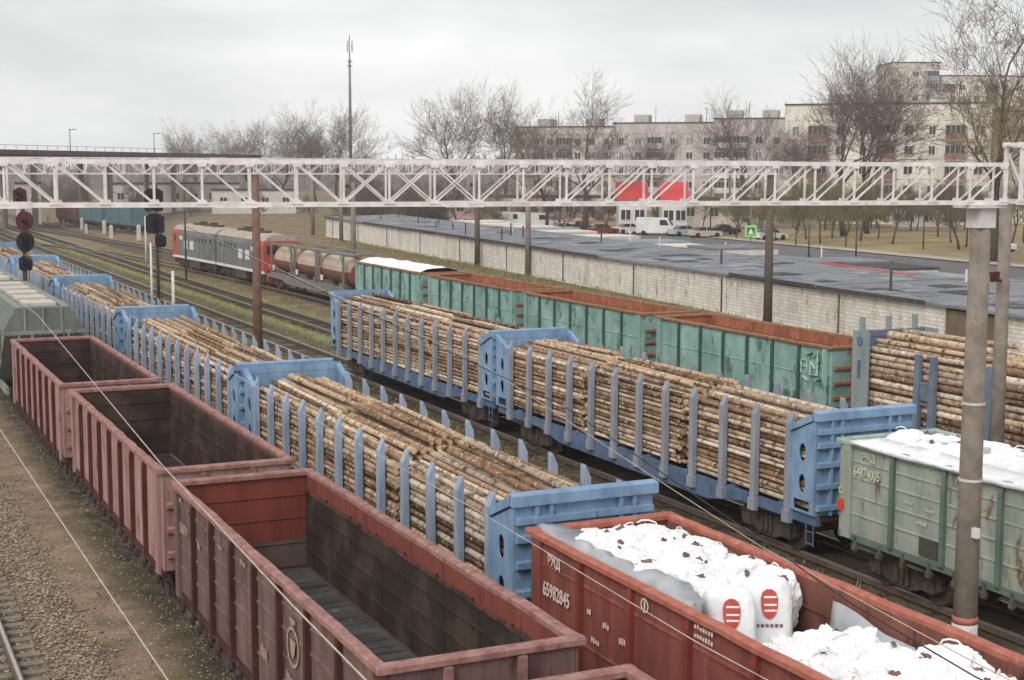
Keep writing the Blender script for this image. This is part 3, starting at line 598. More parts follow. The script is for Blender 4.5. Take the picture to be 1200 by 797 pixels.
for k in range(6):
    m = MB(); n = 9; seg = 5; bend = (R.uniform(-.3, .3), R.uniform(-.3, .3)); ph = R.random()*6
    pts = [(bend[0]*math.sin(math.pi*i/seg)*.5, -.5+i/seg, bend[1]*math.sin(math.pi*i/seg)*.5) for i in range(seg+1)]
    rs = [1.07-.14*i/seg+R.uniform(-.05, .05) for i in range(seg+1)]
    b0 = len(m.v)
    for p, r_ in zip(pts, rs):
        m.v += [(p[0]+r_*math.cos(2*math.pi*j/n)*(1+R.uniform(-.05, .05)), p[1], p[2]+r_*math.sin(2*math.pi*j/n)*(1+R.uniform(-.05, .05))) for j in range(n)]
    m.f += [(i*n+j, i*n+(j+1) % n, (i+1)*n+(j+1) % n, (i+1)*n+j) for i in range(seg) for j in range(n)]; m.mi += [0]*(seg*n)
    m.f += [tuple(range(n))[::-1], tuple(seg*n+j for j in range(n))]; m.mi += [1, 1]
    me = m.mesh('log', [M_bark, M_cut]); me.polygons.foreach_set('use_smooth', [p.material_index == 0 for p in me.polygons]); LOGM.append(me)
LOGS = []     # (x, y, z, r, length, yaw, pitch, rank, wagon key)
def stack(cx, y0, y1, z0, hw, ztop, crown, rm, key, base_rank):
    z = z0+rm; row = 0
    while True:
        zl = z+rm
        hwr = hw
        if zl > ztop: hwr = hw*math.sqrt(max(0, 1-((zl-ztop)/max(.01, crown))))
        if hwr < rm*2 or zl > ztop+crown: break
        n = int(2*hwr/(rm*2.06)); off = rm*.5 if row % 2 else -rm*.5
        for i in range(n):
            x = -hwr+rm+(2*hwr-2*rm)*(i/(max(1, n-1)))
            if n > 3 and 0 < i < n-1: x += off
            r_ = rm*R.uniform(.68, 1.08); ln = (y1-y0)-R.uniform(0, .5)
            LOGS.append([cx+x, (y0+y1)/2+R.uniform(-.2, .2), z+R.uniform(-.025, .025), r_, ln, R.gauss(0, .008), R.gauss(0, .006), 0 if (z+2.7*rm > ztop+crown*(1-(x/hw)**2)) else (1 if i == 0 else 9), key, base_rank])
        z += rm*1.78; row += 1
    # a few crooked logs thrown on top
    for i in range(2):
        x = R.uniform(-.6, .6)*hw
        LOGS.append([cx+x, (y0+y1)/2+R.uniform(-.3, .3), ztop+crown*(1-(x/hw)**2)+rm*.2, rm*R.uniform(.7, 1.1), (y1-y0)*R.uniform(.7, .95), R.gauss(0, .035), R.gauss(0, .01), 0, key, base_rank])
LOG_LABEL = {}
for k, tw in enumerate(TW):
    cx, cy = tw.location.x, tw.location.y
    br = {0: 0, 5: 1, 6: 3, 1: 4, 2: 6, 3: 8, 4: 9}[k]
    ys_ = [-LW+.25, -3.1, 3.05, LW-.25]
    for j in range(3):
        stack(cx, cy+ys_[j]+.07, cy+ys_[j+1]-.07, 1.34, 1.36, 3.36 if k != 6 else 3.5, .36+R.uniform(-.04, .05), .078, k, br)
for j, (ya, yb) in enumerate(((-9.4, -3.3), (-3.1, 3.0), (3.2, 9.4))):
    stack(T4, 32.3+ya, 32.3+yb, 1.27, 1.38, 3.6, .6, .125, 7, 2)
wname = {0: 'timber wagon next to the red bag gondola', 5: 'timber wagon next to the worn green gondola', 6: 'timber wagon before the open grass', 7: 'grey timber wagon', 1: 'second timber wagon from the red bag gondola'}
LOGS.sort(key=lambda q: (q[7] == 9, q[9], q[7]))
stuff = MB(); cnt = 0
for q in LOGS:
    x, y, z, r_, ln, yw, pt, rk, key, br = q
    if cnt < 300 and rk < 9 and key in wname:
        o = ob('log', R.choice(LOGM), None, (x, y, z)); o.scale = (r_, ln, r_); o.rotation_euler = (pt, R.random()*6.28, yw)
        o.rotation_mode = 'XYZ'; o.rotation_euler = (pt, 0, yw+(math.pi if R.random() < .5 else 0))
        top = rk == 0
        tag(o, '%slog %s %s' % ('thick ' if key == 7 else 'cut ', 'on top of' if top else 'behind the stakes of', wname[key]), 'log', 'logs of the %s' % wname[key]); cnt += 1
    else:
        d = Vector((-math.sin(yw), math.cos(yw), math.sin(pt)))*ln/2; c = Vector((x, y, z))
        stuff.tube([c-d, c+d*R.uniform(-.3, .3)+Vector((R.uniform(-.01, .01), 0, R.uniform(-.01, .01))), c+d], [r_*1.05, r_, r_*.93], 7, 0, True, 1)
sm = stuff.mesh('log_pile', [M_bark, M_cut]); tag(ob('log_pile', sm), 'remaining cut logs packed into the timber wagons', 'logs', kind='stuff')

# ------------------------------------------------------------------ bags
from mathutils import noise as mn
M_bag = mat('white_bag', (240, 240, 240), (218, 219, 222), 2.5, .6, .5, bscale=9, spots=(196, 194, 192), spot_amt=.68, spot_scale=3)
M_tie = mat('bag_tie', (138, 108, 98), (96, 78, 74), 6, .8, 0)
M_film = mat('grey_film', (176, 178, 182), (150, 152, 156), 2, .35, .3, bscale=5)
def bag_mesh(seed, n=14, p=.42, amp=.07):
    v = []; f = []; idx = {}
    def vert(c):
        k = tuple(round(q, 4) for q in c)
        if k in idx: return idx[k]
        d = Vector(c); q = d.normalized()
        s = (abs(q.x)**(1/p)+abs(q.y)**(1/p)+abs(q.z)**(1/p))**(-p)
        w_ = q*s*.5
        o = Vector((seed*7.3, seed*3.1, 0))
        h = mn.fractal(w_*2.6+o, .8, 2.1, 3)*amp+(.3-abs(mn.noise(w_*4.5+o*2)))*amp*1.3+(.3-abs(mn.noise(w_*9+o)))*amp*.55
        w_ = w_*(1+h)
        idx[k] = len(v); v.append(w_); return idx[k]
    for a in range(3):
        for s in (-1, 1):
            for i in range(n):
                for j in range(n):
                    q = []
                    for di, dj in ((0, 0), (1, 0), (1, 1), (0, 1)):
                        c = [0, 0, 0]; c[a] = s; c[(a+1) % 3] = -1+2*(i+di)/n; c[(a+2) % 3] = -1+2*(j+dj)/n; q.append(vert(c))
                    f.append(q)
    return MB().add(v, f).mesh('bag', M_bag, False)
BAGS = [bag_mesh(k, 18, .36, .1) for k in range(6)]+[bag_mesh(k+9, 20, .42, .2) for k in range(6)]
TIE = MB().tube([(0, 0, -.06), (.02, 0, .05), (.05, .01, .1)], [.05, .07, .03], 6).box(-.12, .1, -.02, .05, -.03, .02).mesh('tie', M_tie)
LOOP = MB().tube([(-.17, 0, 0), (-.12, .01, .07), (0, .02, .09), (.12, .02, .06), (.18, .01, 0)], .014, 5).mesh('lifting_loop', M_bag)
def bag(loc, size, rot, me, label, group, tie):
    o = ob('white_bag', me, None, loc); o.scale = size; o.rotation_euler = rot; tag(o, label, 'bag', group)
    if tie: o['label'] = label.replace('bag', 'bag with brown tie', 1)
    for k in range(tie):
        t = ob('tie', TIE, o, (R.uniform(-.3, .3), R.uniform(-.3, .3), .49)); t.scale = (.8/size[0], .8/size[1], .55/size[2]); t.rotation_euler.z = R.random()*6
    if R.random() < .3:
        t = ob('lifting_loop', LOOP, o, (R.uniform(-.2, .2), R.uniform(-.25, .25), .49)); t.scale = (1/size[0], 1/size[1], 1/size[2]); t.rotation_euler.z = R.random()*6
    return o
gb = 'white bags in the red gondola'
for j in range(6):
    for i in range(4):
        y = 19.3+j*.74+R.uniform(-.08, .08); x = T2-.9+i*.6+R.uniform(-.05, .05); zz = 3.4+(.06 if i in (1, 2) else 0)+R.uniform(-.07, .09)-(.08 if j == 5 else 0)
        bag((x, y, zz-.5), (.84, .92, 1.0*R.uniform(.95, 1.05)), (R.gauss(0, .13), R.gauss(0, .13), R.uniform(-.4, .4)), R.choice(BAGS[:6]), 'plump white bag packed in the full end of the red gondola', gb, R.choice((0, 1, 1)))
for i, (dx, y) in enumerate(((-.7, 22.3), (.3, 21.4), (-.2, 20.3), (.65, 19.8), (-.65, 20.1), (.0, 22.6), (.75, 21.0), (-.7, 21.2), (.6, 22.4))):
    bag((T2+dx, y, 3.3), (.8, .9, .42), (R.gauss(0, .2), R.gauss(0, .2), R.random()*3), R.choice(BAGS[6:]), 'slack white bag lying on top of other bags in the red gondola', gb, 1)
for j in range(7):
    for i in range(3):
        bag((T2-.82+i*.82, 11.5+j*.98, 1.95), (.9, .98, 1.15), (0, 0, R.uniform(-.1, .1)), R.choice(BAGS[:6]), 'white bag on the floor of the red gondola under slumped bags', gb, 0)
for i in range(84):
    y = 11.25+5.85*(i+R.random())/84; x = R.uniform(-.8, .8 if y < 15.6 else .3)
    bag((T2+x, y, 3.1-.42*max(0, y-15.8)+R.uniform(-.1, .16)), (R.uniform(.6, .95), R.uniform(.65, 1.0), R.uniform(.45, .65)), (R.gauss(0, .35), R.gauss(0, .35), R.random()*6), R.choice(BAGS[6:]), 'slumped white bag in the jumbled end of the red gondola', gb, R.choice((0, 1, 1, 2)))
# two printed bags standing at the edge of the gap
M_red = mat('red_print', (196, 92, 80), (176, 74, 64), 5, .7, 0); M_grey_p = mat('grey_print', (190, 192, 196), None, 5, .7, 0)
for x, y, rz in ((T2-.4, 18.55, -.45), (T2+.42, 18.75, -.4)):
    o = bag((x, y, 2.78), (.82, .72, 1.5), (-.18, 0, rz), bag_mesh(31 if x < T2 else 40, 16, .22, .035), 'tall white bag printed with a red striped emblem', gb, 0)
    pr = MB(); yy = -.535
    sh = [(-.2, .15), (-.21, .26), (-.16, .35), (-.06, .39), (.06, .39), (.16, .35), (.21, .26), (.2, .15), (.17, .06), (.1, .0), (0, -.03), (-.1, .0), (-.17, .06)]
    pr.prism([(q[0]*.8, .1+q[1]*.75) for q in sh], 'y', yy-.004, yy); pr.build('emblem', M_red, o)
    sp = MB()
    for z in (.3, .22, .16): sp.box(-.1, .14, yy-.008, yy-.005, z, z+.02)
    tag(sp.build('emblem_stripe', M_bag, o), kind='stuff')
    tx = MB()
    for k in range(6): tx.box(-.26+k*.09, -.2+k*.09, yy-.004, yy, 0, .03)
    tag(tx.build('print_line', M_tie, o), kind='stuff')
    tx = MB()
    for k in range(5): tx.box(-.2, .2-.05*(k % 2), yy-.004, yy, -.2-k*.045, -.185-k*.045)
    tag(tx.build('print_block', M_grey_p, o), kind='stuff')
def sheet(name, rows, label, cat, material, wob=.03, thick=.01):
    """rows: list of poly-lines; a thin draped sheet with folds"""
    m = MB(); n = len(rows[0]); v = []
    for i, r_ in enumerate(rows):
        for j, p in enumerate(r_):
            p = Vector(p); q = p*2.3; v.append(p+Vector((mn.noise(q)*wob, mn.noise(q+Vector((9, 1, 2)))*wob, mn.noise(q+Vector((3, 8, 1)))*wob)))
    m.add(v, [(i*n+j, i*n+j+1, (i+1)*n+j+1, (i+1)*n+j) for i in range(len(rows)-1) for j in range(n-1)])
    o = m.build(name, material, None, True); sd_ = o.modifiers.new('thickness', 'SOLIDIFY'); sd_.thickness = thick
    return tag(o, label, cat)
ys2 = [18.2+.2*i for i in range(27)]
sheet('plastic_liner', [[(T2-1.3, y, 2.6), (T2-1.33, y, 3.3), (T2-1.28, y, 3.5), (T2-1.13+.12*math.sin(y*1.3), y, 3.5+.05*math.sin(y*3)), (T2-.95+.22*math.sin(y*1.7), y, 3.46)] for y in ys2], 'crumpled grey plastic liner along the rim of the red gondola', 'plastic liner', M_film, .12)
sheet('plastic_liner', [[(T2+1.3, y, 1.7), (T2+1.2, y, 2.3), (T2+1.24, y, 2.8), (T2+1.3, y, 3.12-.1*math.sin(y*2))] for y in [16.2+.15*i for i in range(14)]], 'smooth grey plastic liner hanging behind the gap between bags', 'plastic liner', M_film, .03)
gg = 'white bags in the worn green gondola'
for j in range(13):
    for i in range(3):
        bag((T3-.78+i*.78+R.uniform(-.05, .05), 16.25+j*.95+R.uniform(-.06, .06), 2.88+(.16 if i == 1 else 0)+R.uniform(-.05, .05)), (1.02, 1.1, 1.2), (R.gauss(0, .08), R.gauss(0, .08), R.uniform(-.2, .2)), R.choice(BAGS[:6]), 'plump white bag in the worn green gondola', gg, R.choice((0, 1, 1)))
for i in range(10):
    bag((T3+R.uniform(-.6, .6), 16.4+i*1.15+R.uniform(-.2, .2), 3.46), (1.0, 1.1, .45), (R.gauss(0, .12), R.gauss(0, .12), R.random()*3), R.choice(BAGS[6:]), 'slack white bag topping the load of the worn green gondola', gg, 1)
sheet('plastic_sheet', [[(T3-1.59, y, 3.4+.03*math.sin(y*2.1)), (T3-1.57, y, 3.49), (T3-1.4, y, 3.5), (T3-1.1, y, 3.5), (T3-.7, y, 3.52)] for y in [15.9+.3*i for i in range(41)]], 'white plastic sheet folded over the rim of the worn green gondola', 'plastic sheet', M_bag, .035)
sheet('load_cover', [[(T4+.24+x, y, 3.42+.32*(1-(x/1.5)**2)) for x in (-1.5, -1, -.5, 0, .5, 1, 1.5)] for y in [85.3+.6*i for i in range(21)]], 'white cover over the load of the teal gondola by the tank containers', 'load cover', M_bag, .12)

# ------------------------------------------------------------------ grey hopper wagons
M_hop = mat('hopper_grey', (142, 144, 138), (116, 118, 112), 1.5, .75, streak=.3, spots=(104, 100, 92), spot_amt=.6)
M_hopd = mat('hopper_dark', (118, 122, 118), (94, 98, 96), 1.5, .75, streak=.3)
M_hatch = mat('hopper_hatch', (196, 190, 178), (168, 160, 148), 3, .8)
def hopper(label, y):
    root = empty('hopper_wagon', (T1-.15, y, 0), label, 'hopper wagon', 'grey hopper wagons behind the empty gondolas')
    hl = 6.9; ez, tz, ew, tw_ = 3.5, 4.42, 1.55, 1.05
    MB().prism([(-hl, 3.3), (-hl, ez), (hl, ez), (hl, 3.3), (hl-2.6, 1.3), (-hl+2.6, 1.3)], 'x', -1.5, 1.5).build('body', M_hop, root)
    rf = MB().prism([(-ew, ez+.003), (-tw_, tz), (tw_, tz), (ew, ez+.003)], 'y', -hl-.05, hl+.05).build('roof', M_hopd, root)
    for s in (-1, 1):
        MB().box(-1.62, 1.62, min(s*(hl+.06), s*(hl+.16)), max(s*(hl+.06), s*(hl+.16)), ez-.12, ez+.02).build('end_ledge', M_hop, root)
        for x in (-.95, -.45, .45, .95): MB().bar((x, s*(hl+.12), 1.2), (x, s*(hl+.12), ez-.125), .09).build('end_strut', M_hop, root)
        for x in (-.7, 0, .7): MB().box(x-.04, x+.04, min(s*(hl+.052), s*(hl+.1)), max(s*(hl+.052), s*(hl+.1)), ez+.03, tz-.02).build('roof_stiffener', M_hop, root)
        MB().box(min(s*tw_, s*(tw_-.3)), max(s*tw_, s*(tw_-.3)), -hl, hl, tz+.004, tz+.05).build('roof_walk', M_hop, root)
        MB().box(min(s*1.38, s*1.5), max(s*1.38, s*1.5), -hl, hl, 1.0, 1.297).build('side_sill', M_hop, root)
        for k in range(8): MB().box(min(s*1.503, s*1.57), max(s*1.503, s*1.57), -hl+1+k*1.7, -hl+1.1+k*1.7, 2.3, 3.49).build('side_post', M_hopd, root)
        ld = MB()
        for k in range(7): ld.bar((.75, s*(hl+.2), 1.3+k*.32), (1.15, s*(hl+.2), 1.3+k*.32), .025)
        for x in (.75, 1.15): ld.bar((x, s*(hl+.2), 1.1), (x, s*(hl+.2), 4.0), .03)
        ld.build('ladder', M_hopd, root)
        hb = MB(); hb.bar((-1.2, s*(hl+.35), 1.75), (-.3, s*(hl+.35), 1.75), .04); hb.bar((-1.2, s*(hl+.35), 1.75), (-1.2, s*(hl+.2), 1.2), .04); hb.bar((-.3, s*(hl+.35), 1.75), (-.3, s*(hl+.2), 1.2), .04)
        hb.build('handrail', M_white, root)
    for k in range(5):
        for s in (-1,):
            MB().box(-.62, .62, -hl+.7+k*2.6, -hl+2.5+k*2.6, tz+.004, tz+.13).build('roof_hatch', M_hatch, rf)
    MB().box(-.3, .3, -hl, hl, .8, 1.29).build('centre_sill', M_dark, root)
    for y_ in (-4.9, 4.9): bogie(root, y_)
    couplers(root, hl+.05)
    return root
h1 = hopper('grey hopper wagon with pale roof hatches, coupled to the faded gondola', 67.2)
copy_tree(h1, None, (T1-.3, 82.0, 0), label='grey hopper wagon behind the first grey hopper')

# ------------------------------------------------------------------ locomotive and tank containers
M_lgrey = mat('loco_grey', (122, 124, 123), (98, 100, 99), 1.2, .7, streak=.3); M_lred = mat('loco_red', (184, 88, 78), (152, 68, 60), 1.2, .7, streak=.3)
M_lroof = mat('loco_roof', (176, 164, 152), (146, 134, 122), 1.5, .8)
def loco(label, y, flip):
    x = t4x(y); sl_ = math.atan(.0016*(y-98)) if y > 98 else 0
    root = empty('locomotive', (x, y, 0), label, 'locomotive', 'two coupled halves of the diesel locomotive', rz=sl_+(math.pi if flip else 0)); root.scale.y = .82
    prof = [(-1.5, 1.35), (-1.5, 3.5), (-1.38, 3.85)]; prof = prof+[(-p[0], p[1]) for p in reversed(prof)]
    roof = [(-1.42, 3.853), (-1.05, 4.2), (-.5, 4.38), (.5, 4.38), (1.05, 4.2), (1.42, 3.853)]
    MB().prism(prof, 'y', -6.0, 8.3).build('body', M_lgrey, root)
    cab = MB().prism([(p[0]*1.015, p[1]) for p in prof], 'y', -8.4, -6.02).build('cab', M_lred, root)
    rf = MB().prism(roof, 'y', -8.2, 8.3).build('roof', M_lroof, root)
    for y_ in (-3.5, .5, 4.2): MB().tube([(0, y_, 4.38), (0, y_, 4.55)], .55, 12).build('roof_fan', M_dark, rf)
    for y_ in (-1.6, 2.4): MB().box(-.3, .3, y_-.4, y_+.4, 4.36, 4.75).build('exhaust', M_dark, rf)
    for s in (-1, 1):
        MB().box(min(s*1.525, s*1.545), max(s*1.525, s*1.545), -7.6, -6.9, 2.7, 3.4).build('side_window', M_glass, cab)
        MB().box(s*.75-.5, s*.75+.5, -8.43, -8.402, 2.75, 3.45).build('windscreen', M_glass, cab)
        MB().tube([(s*.9, -8.4, 1.75), (s*.9, -8.5, 1.75)], .16, 10).build('headlamp', M_white, cab)
        for k, (a, b_) in enumerate(((-3.6, -2.2), (-1.2, .2))): MB().box(min(s*1.503, s*1.52), max(s*1.503, s*1.52), a, b_, 2.1, 2.9).build('white_panel', M_white, root)
        for a in (-5.4, -4.7, 1.2, 2.4, 3.6, 4.8, 6.4): MB().box(min(s*1.503, s*1.515), max(s*1.503, s*1.515), a, a+.5, 2.9, 3.3).build('window', M_white if a < 0 else M_glass, root)
        for a in (1.0, 3.2, 5.6): MB().box(min(s*1.503, s*1.53), max(s*1.503, s*1.53), a, a+1.4, 1.5, 2.6).build('louvre', M_lgrey, root)
        MB().box(min(s*1.3, s*1.5), max(s*1.3, s*1.5), -8.3, 8.3, 1.1, 1.347).build('sill', M_white, root)
    fb = MB().box(-1.4, 1.4, -2.0, 2.0, .35, 1.1).build('fuel_tank', M_dark, root)
    for y_ in (-5.3, 5.3):
        bg_ = MB().box(-1.15, 1.15, y_-2.2, y_+2.2, .6, .95).build('bogie', M_dark, root)
        for q in (-1.75, 0, 1.75):
            for s in (-1, 1):
                ob('wheel', WHEEL, bg_, (s*.79, y_+q, .5), math.pi if s > 0 else 0)
                MB().box(s*1.1-.1, s*1.1+.1, y_+q-.2, y_+q+.2, .35, .75).build('axle_box', M_dark, bg_)
    MB().box(-1.3, 1.3, -8.75, -8.45, .5, 1.25).build('snow_plough', M_lred, root)
    couplers(root, 8.3)
loco('grey locomotive half with red cab, coupled to the tank containers', 126.1, False)
loco('grey locomotive half with red cab at the far end of the train', 140.3, True)
fw = empty('flat_wagon', (t4x(109.2), 109.2, 0), 'grey flat wagon carrying three tank containers', 'flat wagon')
M_fw = mat('flat_grey', (136, 130, 124), (104, 98, 92), 3, .8)
for s in (-1, 1):
    MB().prism([(-9.5, 1.25), (-9.5, 1.0), (-5.5, .95), (-4.4, .7), (4.4, .7), (5.5, .95), (9.5, 1.0), (9.5, 1.25)], 'x', min(s*1.2, s*1.4), max(s*1.2, s*1.4)).build('side_sill', M_fw, fw)
MB().box(-1.19, 1.19, -9.45, 9.45, 1.05, 1.2).build('deck', M_fw, fw)
for y_ in (-7.2, 7.2): bogie(fw, y_)
couplers(fw, 9.4)
fw.rotation_euler.z = .018
M_tkw = mat('tank_cream', (190, 172, 154), (144, 124, 108), 1.5, .6, streak=.4); M_tkr = mat('tank_red_brown', (138, 88, 76), (106, 70, 60), 1.5, .75, spots=(104, 86, 72), spot_amt=.54)
def tank(y, label):
    root = empty('tank_container', (t4x(y), y, 1.25), label, 'tank container', 'tank containers on the flat wagon')
    m = MB(); n = 20; prof = [(-2.8, .6), (-2.68, .95), (-2.45, 1.08), (2.45, 1.08), (2.68, .95), (2.8, .6)]
    v = [(p[1]*math.cos(2*math.pi*j/n), p[0], 1.22+p[1]*math.sin(2*math.pi*j/n)) for p in prof for j in range(n)]
    for i in range(5):
        for j in range(n): m.add([v[i*n+j], v[i*n+(j+1) % n], v[(i+1)*n+(j+1) % n], v[(i+1)*n+j]], [(0, 1, 2, 3)], 0 if 0 <= j < n//2 else 1)
    m.add(v[:n], [tuple(range(n))], 1); m.add(v[5*n:], [tuple(range(n))], 1)
    m.build('barrel', [M_tkw, M_tkr], root)
    for s in (-1, 1):
        for q in (-1, 1):
            MB().box(s*1.2-.07, s*1.2+.07, q*2.86-.07, q*2.86+.07, 0, 2.42).build('corner_post', M_fw, root)
            MB().bar((s*1.2, q*2.8, 1.75), (s*1.2, q*2.2, 2.42), .06).build('brace', M_fw, root)
        for z in (.08, 2.5): MB().box(s*1.2-.06, s*1.2+.06, -2.94, 2.94, z-.08, z+.08).build('side_rail', M_fw, root)
        MB().box(-1.12, 1.12, s*2.86-.06, s*2.86+.06, 2.36, 2.5).build('end_rail', M_fw, root)
        MB().box(-1.1, 1.1, s*1.8-.15, s*1.8+.15, .0, .4).build('saddle', M_fw, root)
        MB().box(s*1.25-.03, s*1.25+.03, 1.8, 2.3, .35, .75).build('placard', M_white, root)
    MB().box(-.3, .3, -2.7, 2.7, 2.34, 2.44).build('walkway', M_fw, root)
    return root
for y_, s in ((103.1, 'nearest the teal gondola'), (109.2, 'in the middle of the flat wagon'), (115.3, 'nearest the locomotive')): tank(y_, 'cream and red brown tank container %s' % s)

# ------------------------------------------------------------------ gantries
def truss(name, label, group, A, B, z0, z1, width, chord, web, panels, pattern, mat_, joints=()):
    """box truss from A to B (ground points), two faces; every member is a part"""
    A = Vector((*A, 0)); B = Vector((*B, 0)); ln = (B-A).length; d = (B-A)/ln; nrm = Vector((d.y, -d.x, 0))
    root = empty(name, (A.x, A.y, z0), label, 'gantry beam', group, rz=math.atan2(d.y, d.x))
    h = z1-z0
    for f in (-1, 1):
        yv = f*width/2
        for z in (chord/2, h-chord/2): MB().box(0, ln, yv-chord*.35, yv+chord*.35, z-chord/2, z+chord/2).build('chord', mat_, root)
        for i in range(panels+1):
            x = ln*i/panels; x = min(max(x, web), ln-web)
            MB().box(x-web/2, x+web/2, yv-web*.3, yv+web*.3, chord, h-chord).build('vertical', mat_, root)
            if i < panels:
                xa, xb = ln*i/panels+web*.7, ln*(i+1)/panels-web*.7; k = pattern(i/panels)
                if k in ('\\', 'X'): MB().bar((xa, yv+f*.012, h-chord), (xb, yv+f*.012, chord), web*.5, web*.7).build('diagonal', mat_, root)
                if k in ('/', 'X'): MB().bar((xa, yv-f*.03, chord), (xb, yv-f*.03, h-chord), web*.5, web*.8).build('diagonal', mat_, root)
    for i in range(panels+1):
        x = ln*i/panels; x = min(max(x, web), ln-web)
        for z in (chord*.5, h-chord*.5): MB().box(x-web/2, x+web/2, -width/2+chord*.36, width/2-chord*.36, z-web*.3, z+web*.3).build('cross_tie', mat_, root)
    gm_ = MB().prism([(-.09, 0), (.09, 0), (.06, .07), (-.06, .07)], 'y', -.006, .006).mesh('gusset', mat_)
    for i in range(panels+1):
        for f in (-1, 1):
            for up_ in (0, 1):
                o = ob('gusset', gm_, root, (min(max(ln*i/panels, .1), ln-.1), f*(width/2+chord*.35+.008), (h-chord*.6) if up_ else chord*.6)); o.scale.z = -1 if up_ else 1
    for t in joints:
        for f in (-1, 1):
            for z in (0, h-chord): MB().box(ln*t-.32, ln*t+.32, f*width/2-chord*.45, f*width/2+chord*.45, z-.012, z+chord+.012).build('splice_plate', mat_, root)
    return root
GA, GB = (-3.2, 24.75), (18.95, 19.93)
truss('gantry_beam', 'white lattice gantry beam spanning above the empty gondolas and bags', None, GA, GB, 9.37, 10.11, .42, .072, .034, 31, lambda t: '\\' if t < .46 else ('X' if t < .56 else '/'), M_gantry, joints=(.26, .41, .57, .72))
truss('gantry_beam', 'taller white lattice gantry beam continuing right of the concrete post', None, (19.12, 19.9), (33.5, 16.9), 9.37, 10.47, .5, .09, .07, 26, lambda t: '\\', M_gantry)
truss('gantry_beam', 'slender white lattice gantry beam farther down the yard', None, (-4, 67.6), (47.5, 66.95), 9.66, 10.42, .45, .06, .04, 60, lambda t: '\\' if t < .33 else '/', M_gantry, joints=(.2, .4, .6, .8))
M_redband = mat('red_band', (184, 116, 108), (160, 94, 88), 4, .8); M_band = mat('white_band', (206, 200, 194), (182, 174, 166), 4, .8)
def concrete_post(label, x, y, top, r0=.22, r1=.145, group='concrete catenary posts', base=None, cap=False, band=0, arm=None, mt=None):
    b = gz(x, y) if base is None else base
    root = empty('concrete_post', (x, y, b), label, 'post', group)
    n = 8; m = MB(); m.tube([(0, 0, -.3), (0, 0, top-b)], [r0, r1], 14); m.build('shaft', mt or M_conc, root, True)
    def rr(z): return r0+(r1-r0)*z/(top-b)
    if band:
        MB().tube([(0, 0, 0), (0, 0, band)], [rr(0)+.008, rr(band)+.008], 14).build('white_band', M_band, root, True)
        MB().tube([(0, 0, band+.002), (0, 0, band+.13)], [rr(band)+.009, rr(band)+.009], 14).build('red_band', M_redband, root, True)
    if cap:
        MB().box(-.18, .18, -.18, .18, top-b-.02, top-b+.33).build('cap', M_white, root)
        MB().box(-.42, .34, -.26, .26, top-b+.332, top-b+.385).build('bearing_plate', M_white, root)
        for z in (4.6, 6.0): MB().tube([(0, 0, z), (0, 0, z+.05)], rr(z)+.015, 14).build('clamp', M_band, root)
        MB().box(-.1, -.02, -.32, -.15, 3.6, 3.78).build('number_plate', M_white, root)
        MB().box(.1, .3, -.16, -.06, 5.1, 5.2).build('bracket', M_white, root)
    if arm:
        for z, l_ in arm:
            a = MB().bar((0, 0, z-b), (-l_, -.3, z-b+.15), .06); a.build('arm', M_rust, root)
            for k in range(3): MB().tube([(-l_+.1*k, -.3, z-b+.02), (-l_+.1*k, -.3, z-b+.3)], [.05, .07], 8).build('insulator', M_insul, root)
    return root
concrete_post('thick concrete post carrying the white gantry beam, painted white with a red stripe', 18.6, 20.02, 8.98, .235, .175, None, cap=True, band=1.95)
concrete_post('concrete post holding up the outer end of the near white gantry', -2.6, 24.65, 9.37, .235, .175, None)
concrete_post('plain concrete post standing behind the thick gantry post', 29.6, 30.9, 9.2, .23, .16, None, arm=((6.9, .7),))
concrete_post('brown stained concrete post in the grass beside the blue timber wagons', 18.3, 67.25, 9.66, .24, .17, None, mt=mat('post_brown', (128, 100, 88), (104, 80, 70), 3, .9), band=0)
concrete_post('dark concrete post at the end of the slender gantry, by the garage wall', 47.1, 66.95, 9.66, .26, .19, None, mt=mat('post_dark', (104, 94, 86), (82, 74, 68), 3, .9), arm=((8.2, .6),))
gp = 'concrete posts along the garage wall'
for (x, y, t, lb) in ((53.4, 110.6, 9.0, 'grey concrete post with white insulators before the garage wall'), (54.2, 123, 8.8, 'brown concrete post before the garage wall'), (57.5, 172, 9.4, 'slim post at the far end of the garage wall'), (59.2, 189, 9.4, 'slim post past the end of the garage wall'), (45.0, 131, 8.6, 'slim post standing behind the tank containers')):
    concrete_post(lb, x, y, t, .27, .2, gp, mt=MATS['post_dark'] if 'brown' in lb else None, arm=((t-.5, .8),))
def pole(label, x, y, z0, top, r, mt, group=None, name='pole', cat='pole', lamp=False):
    root = empty(name, (x, y, z0), label, cat, group)
    MB().tube([(0, 0, -.2), (0, 0, top-z0)], [r, r*.75], 8).build('shaft', mt, root, True)
    if lamp:
        MB().tube([(0, 0, top-z0-.1), (-.5, -.5, top-z0+.25), (-1.1, -1.1, top-z0+.3)], r*.5, 6).build('arm', mt, root, True)
        MB().box(-1.5, -1.05, -1.35, -1.05, top-z0+.22, top-z0+.36).build('lamp_head', M_dark, root)
    return root

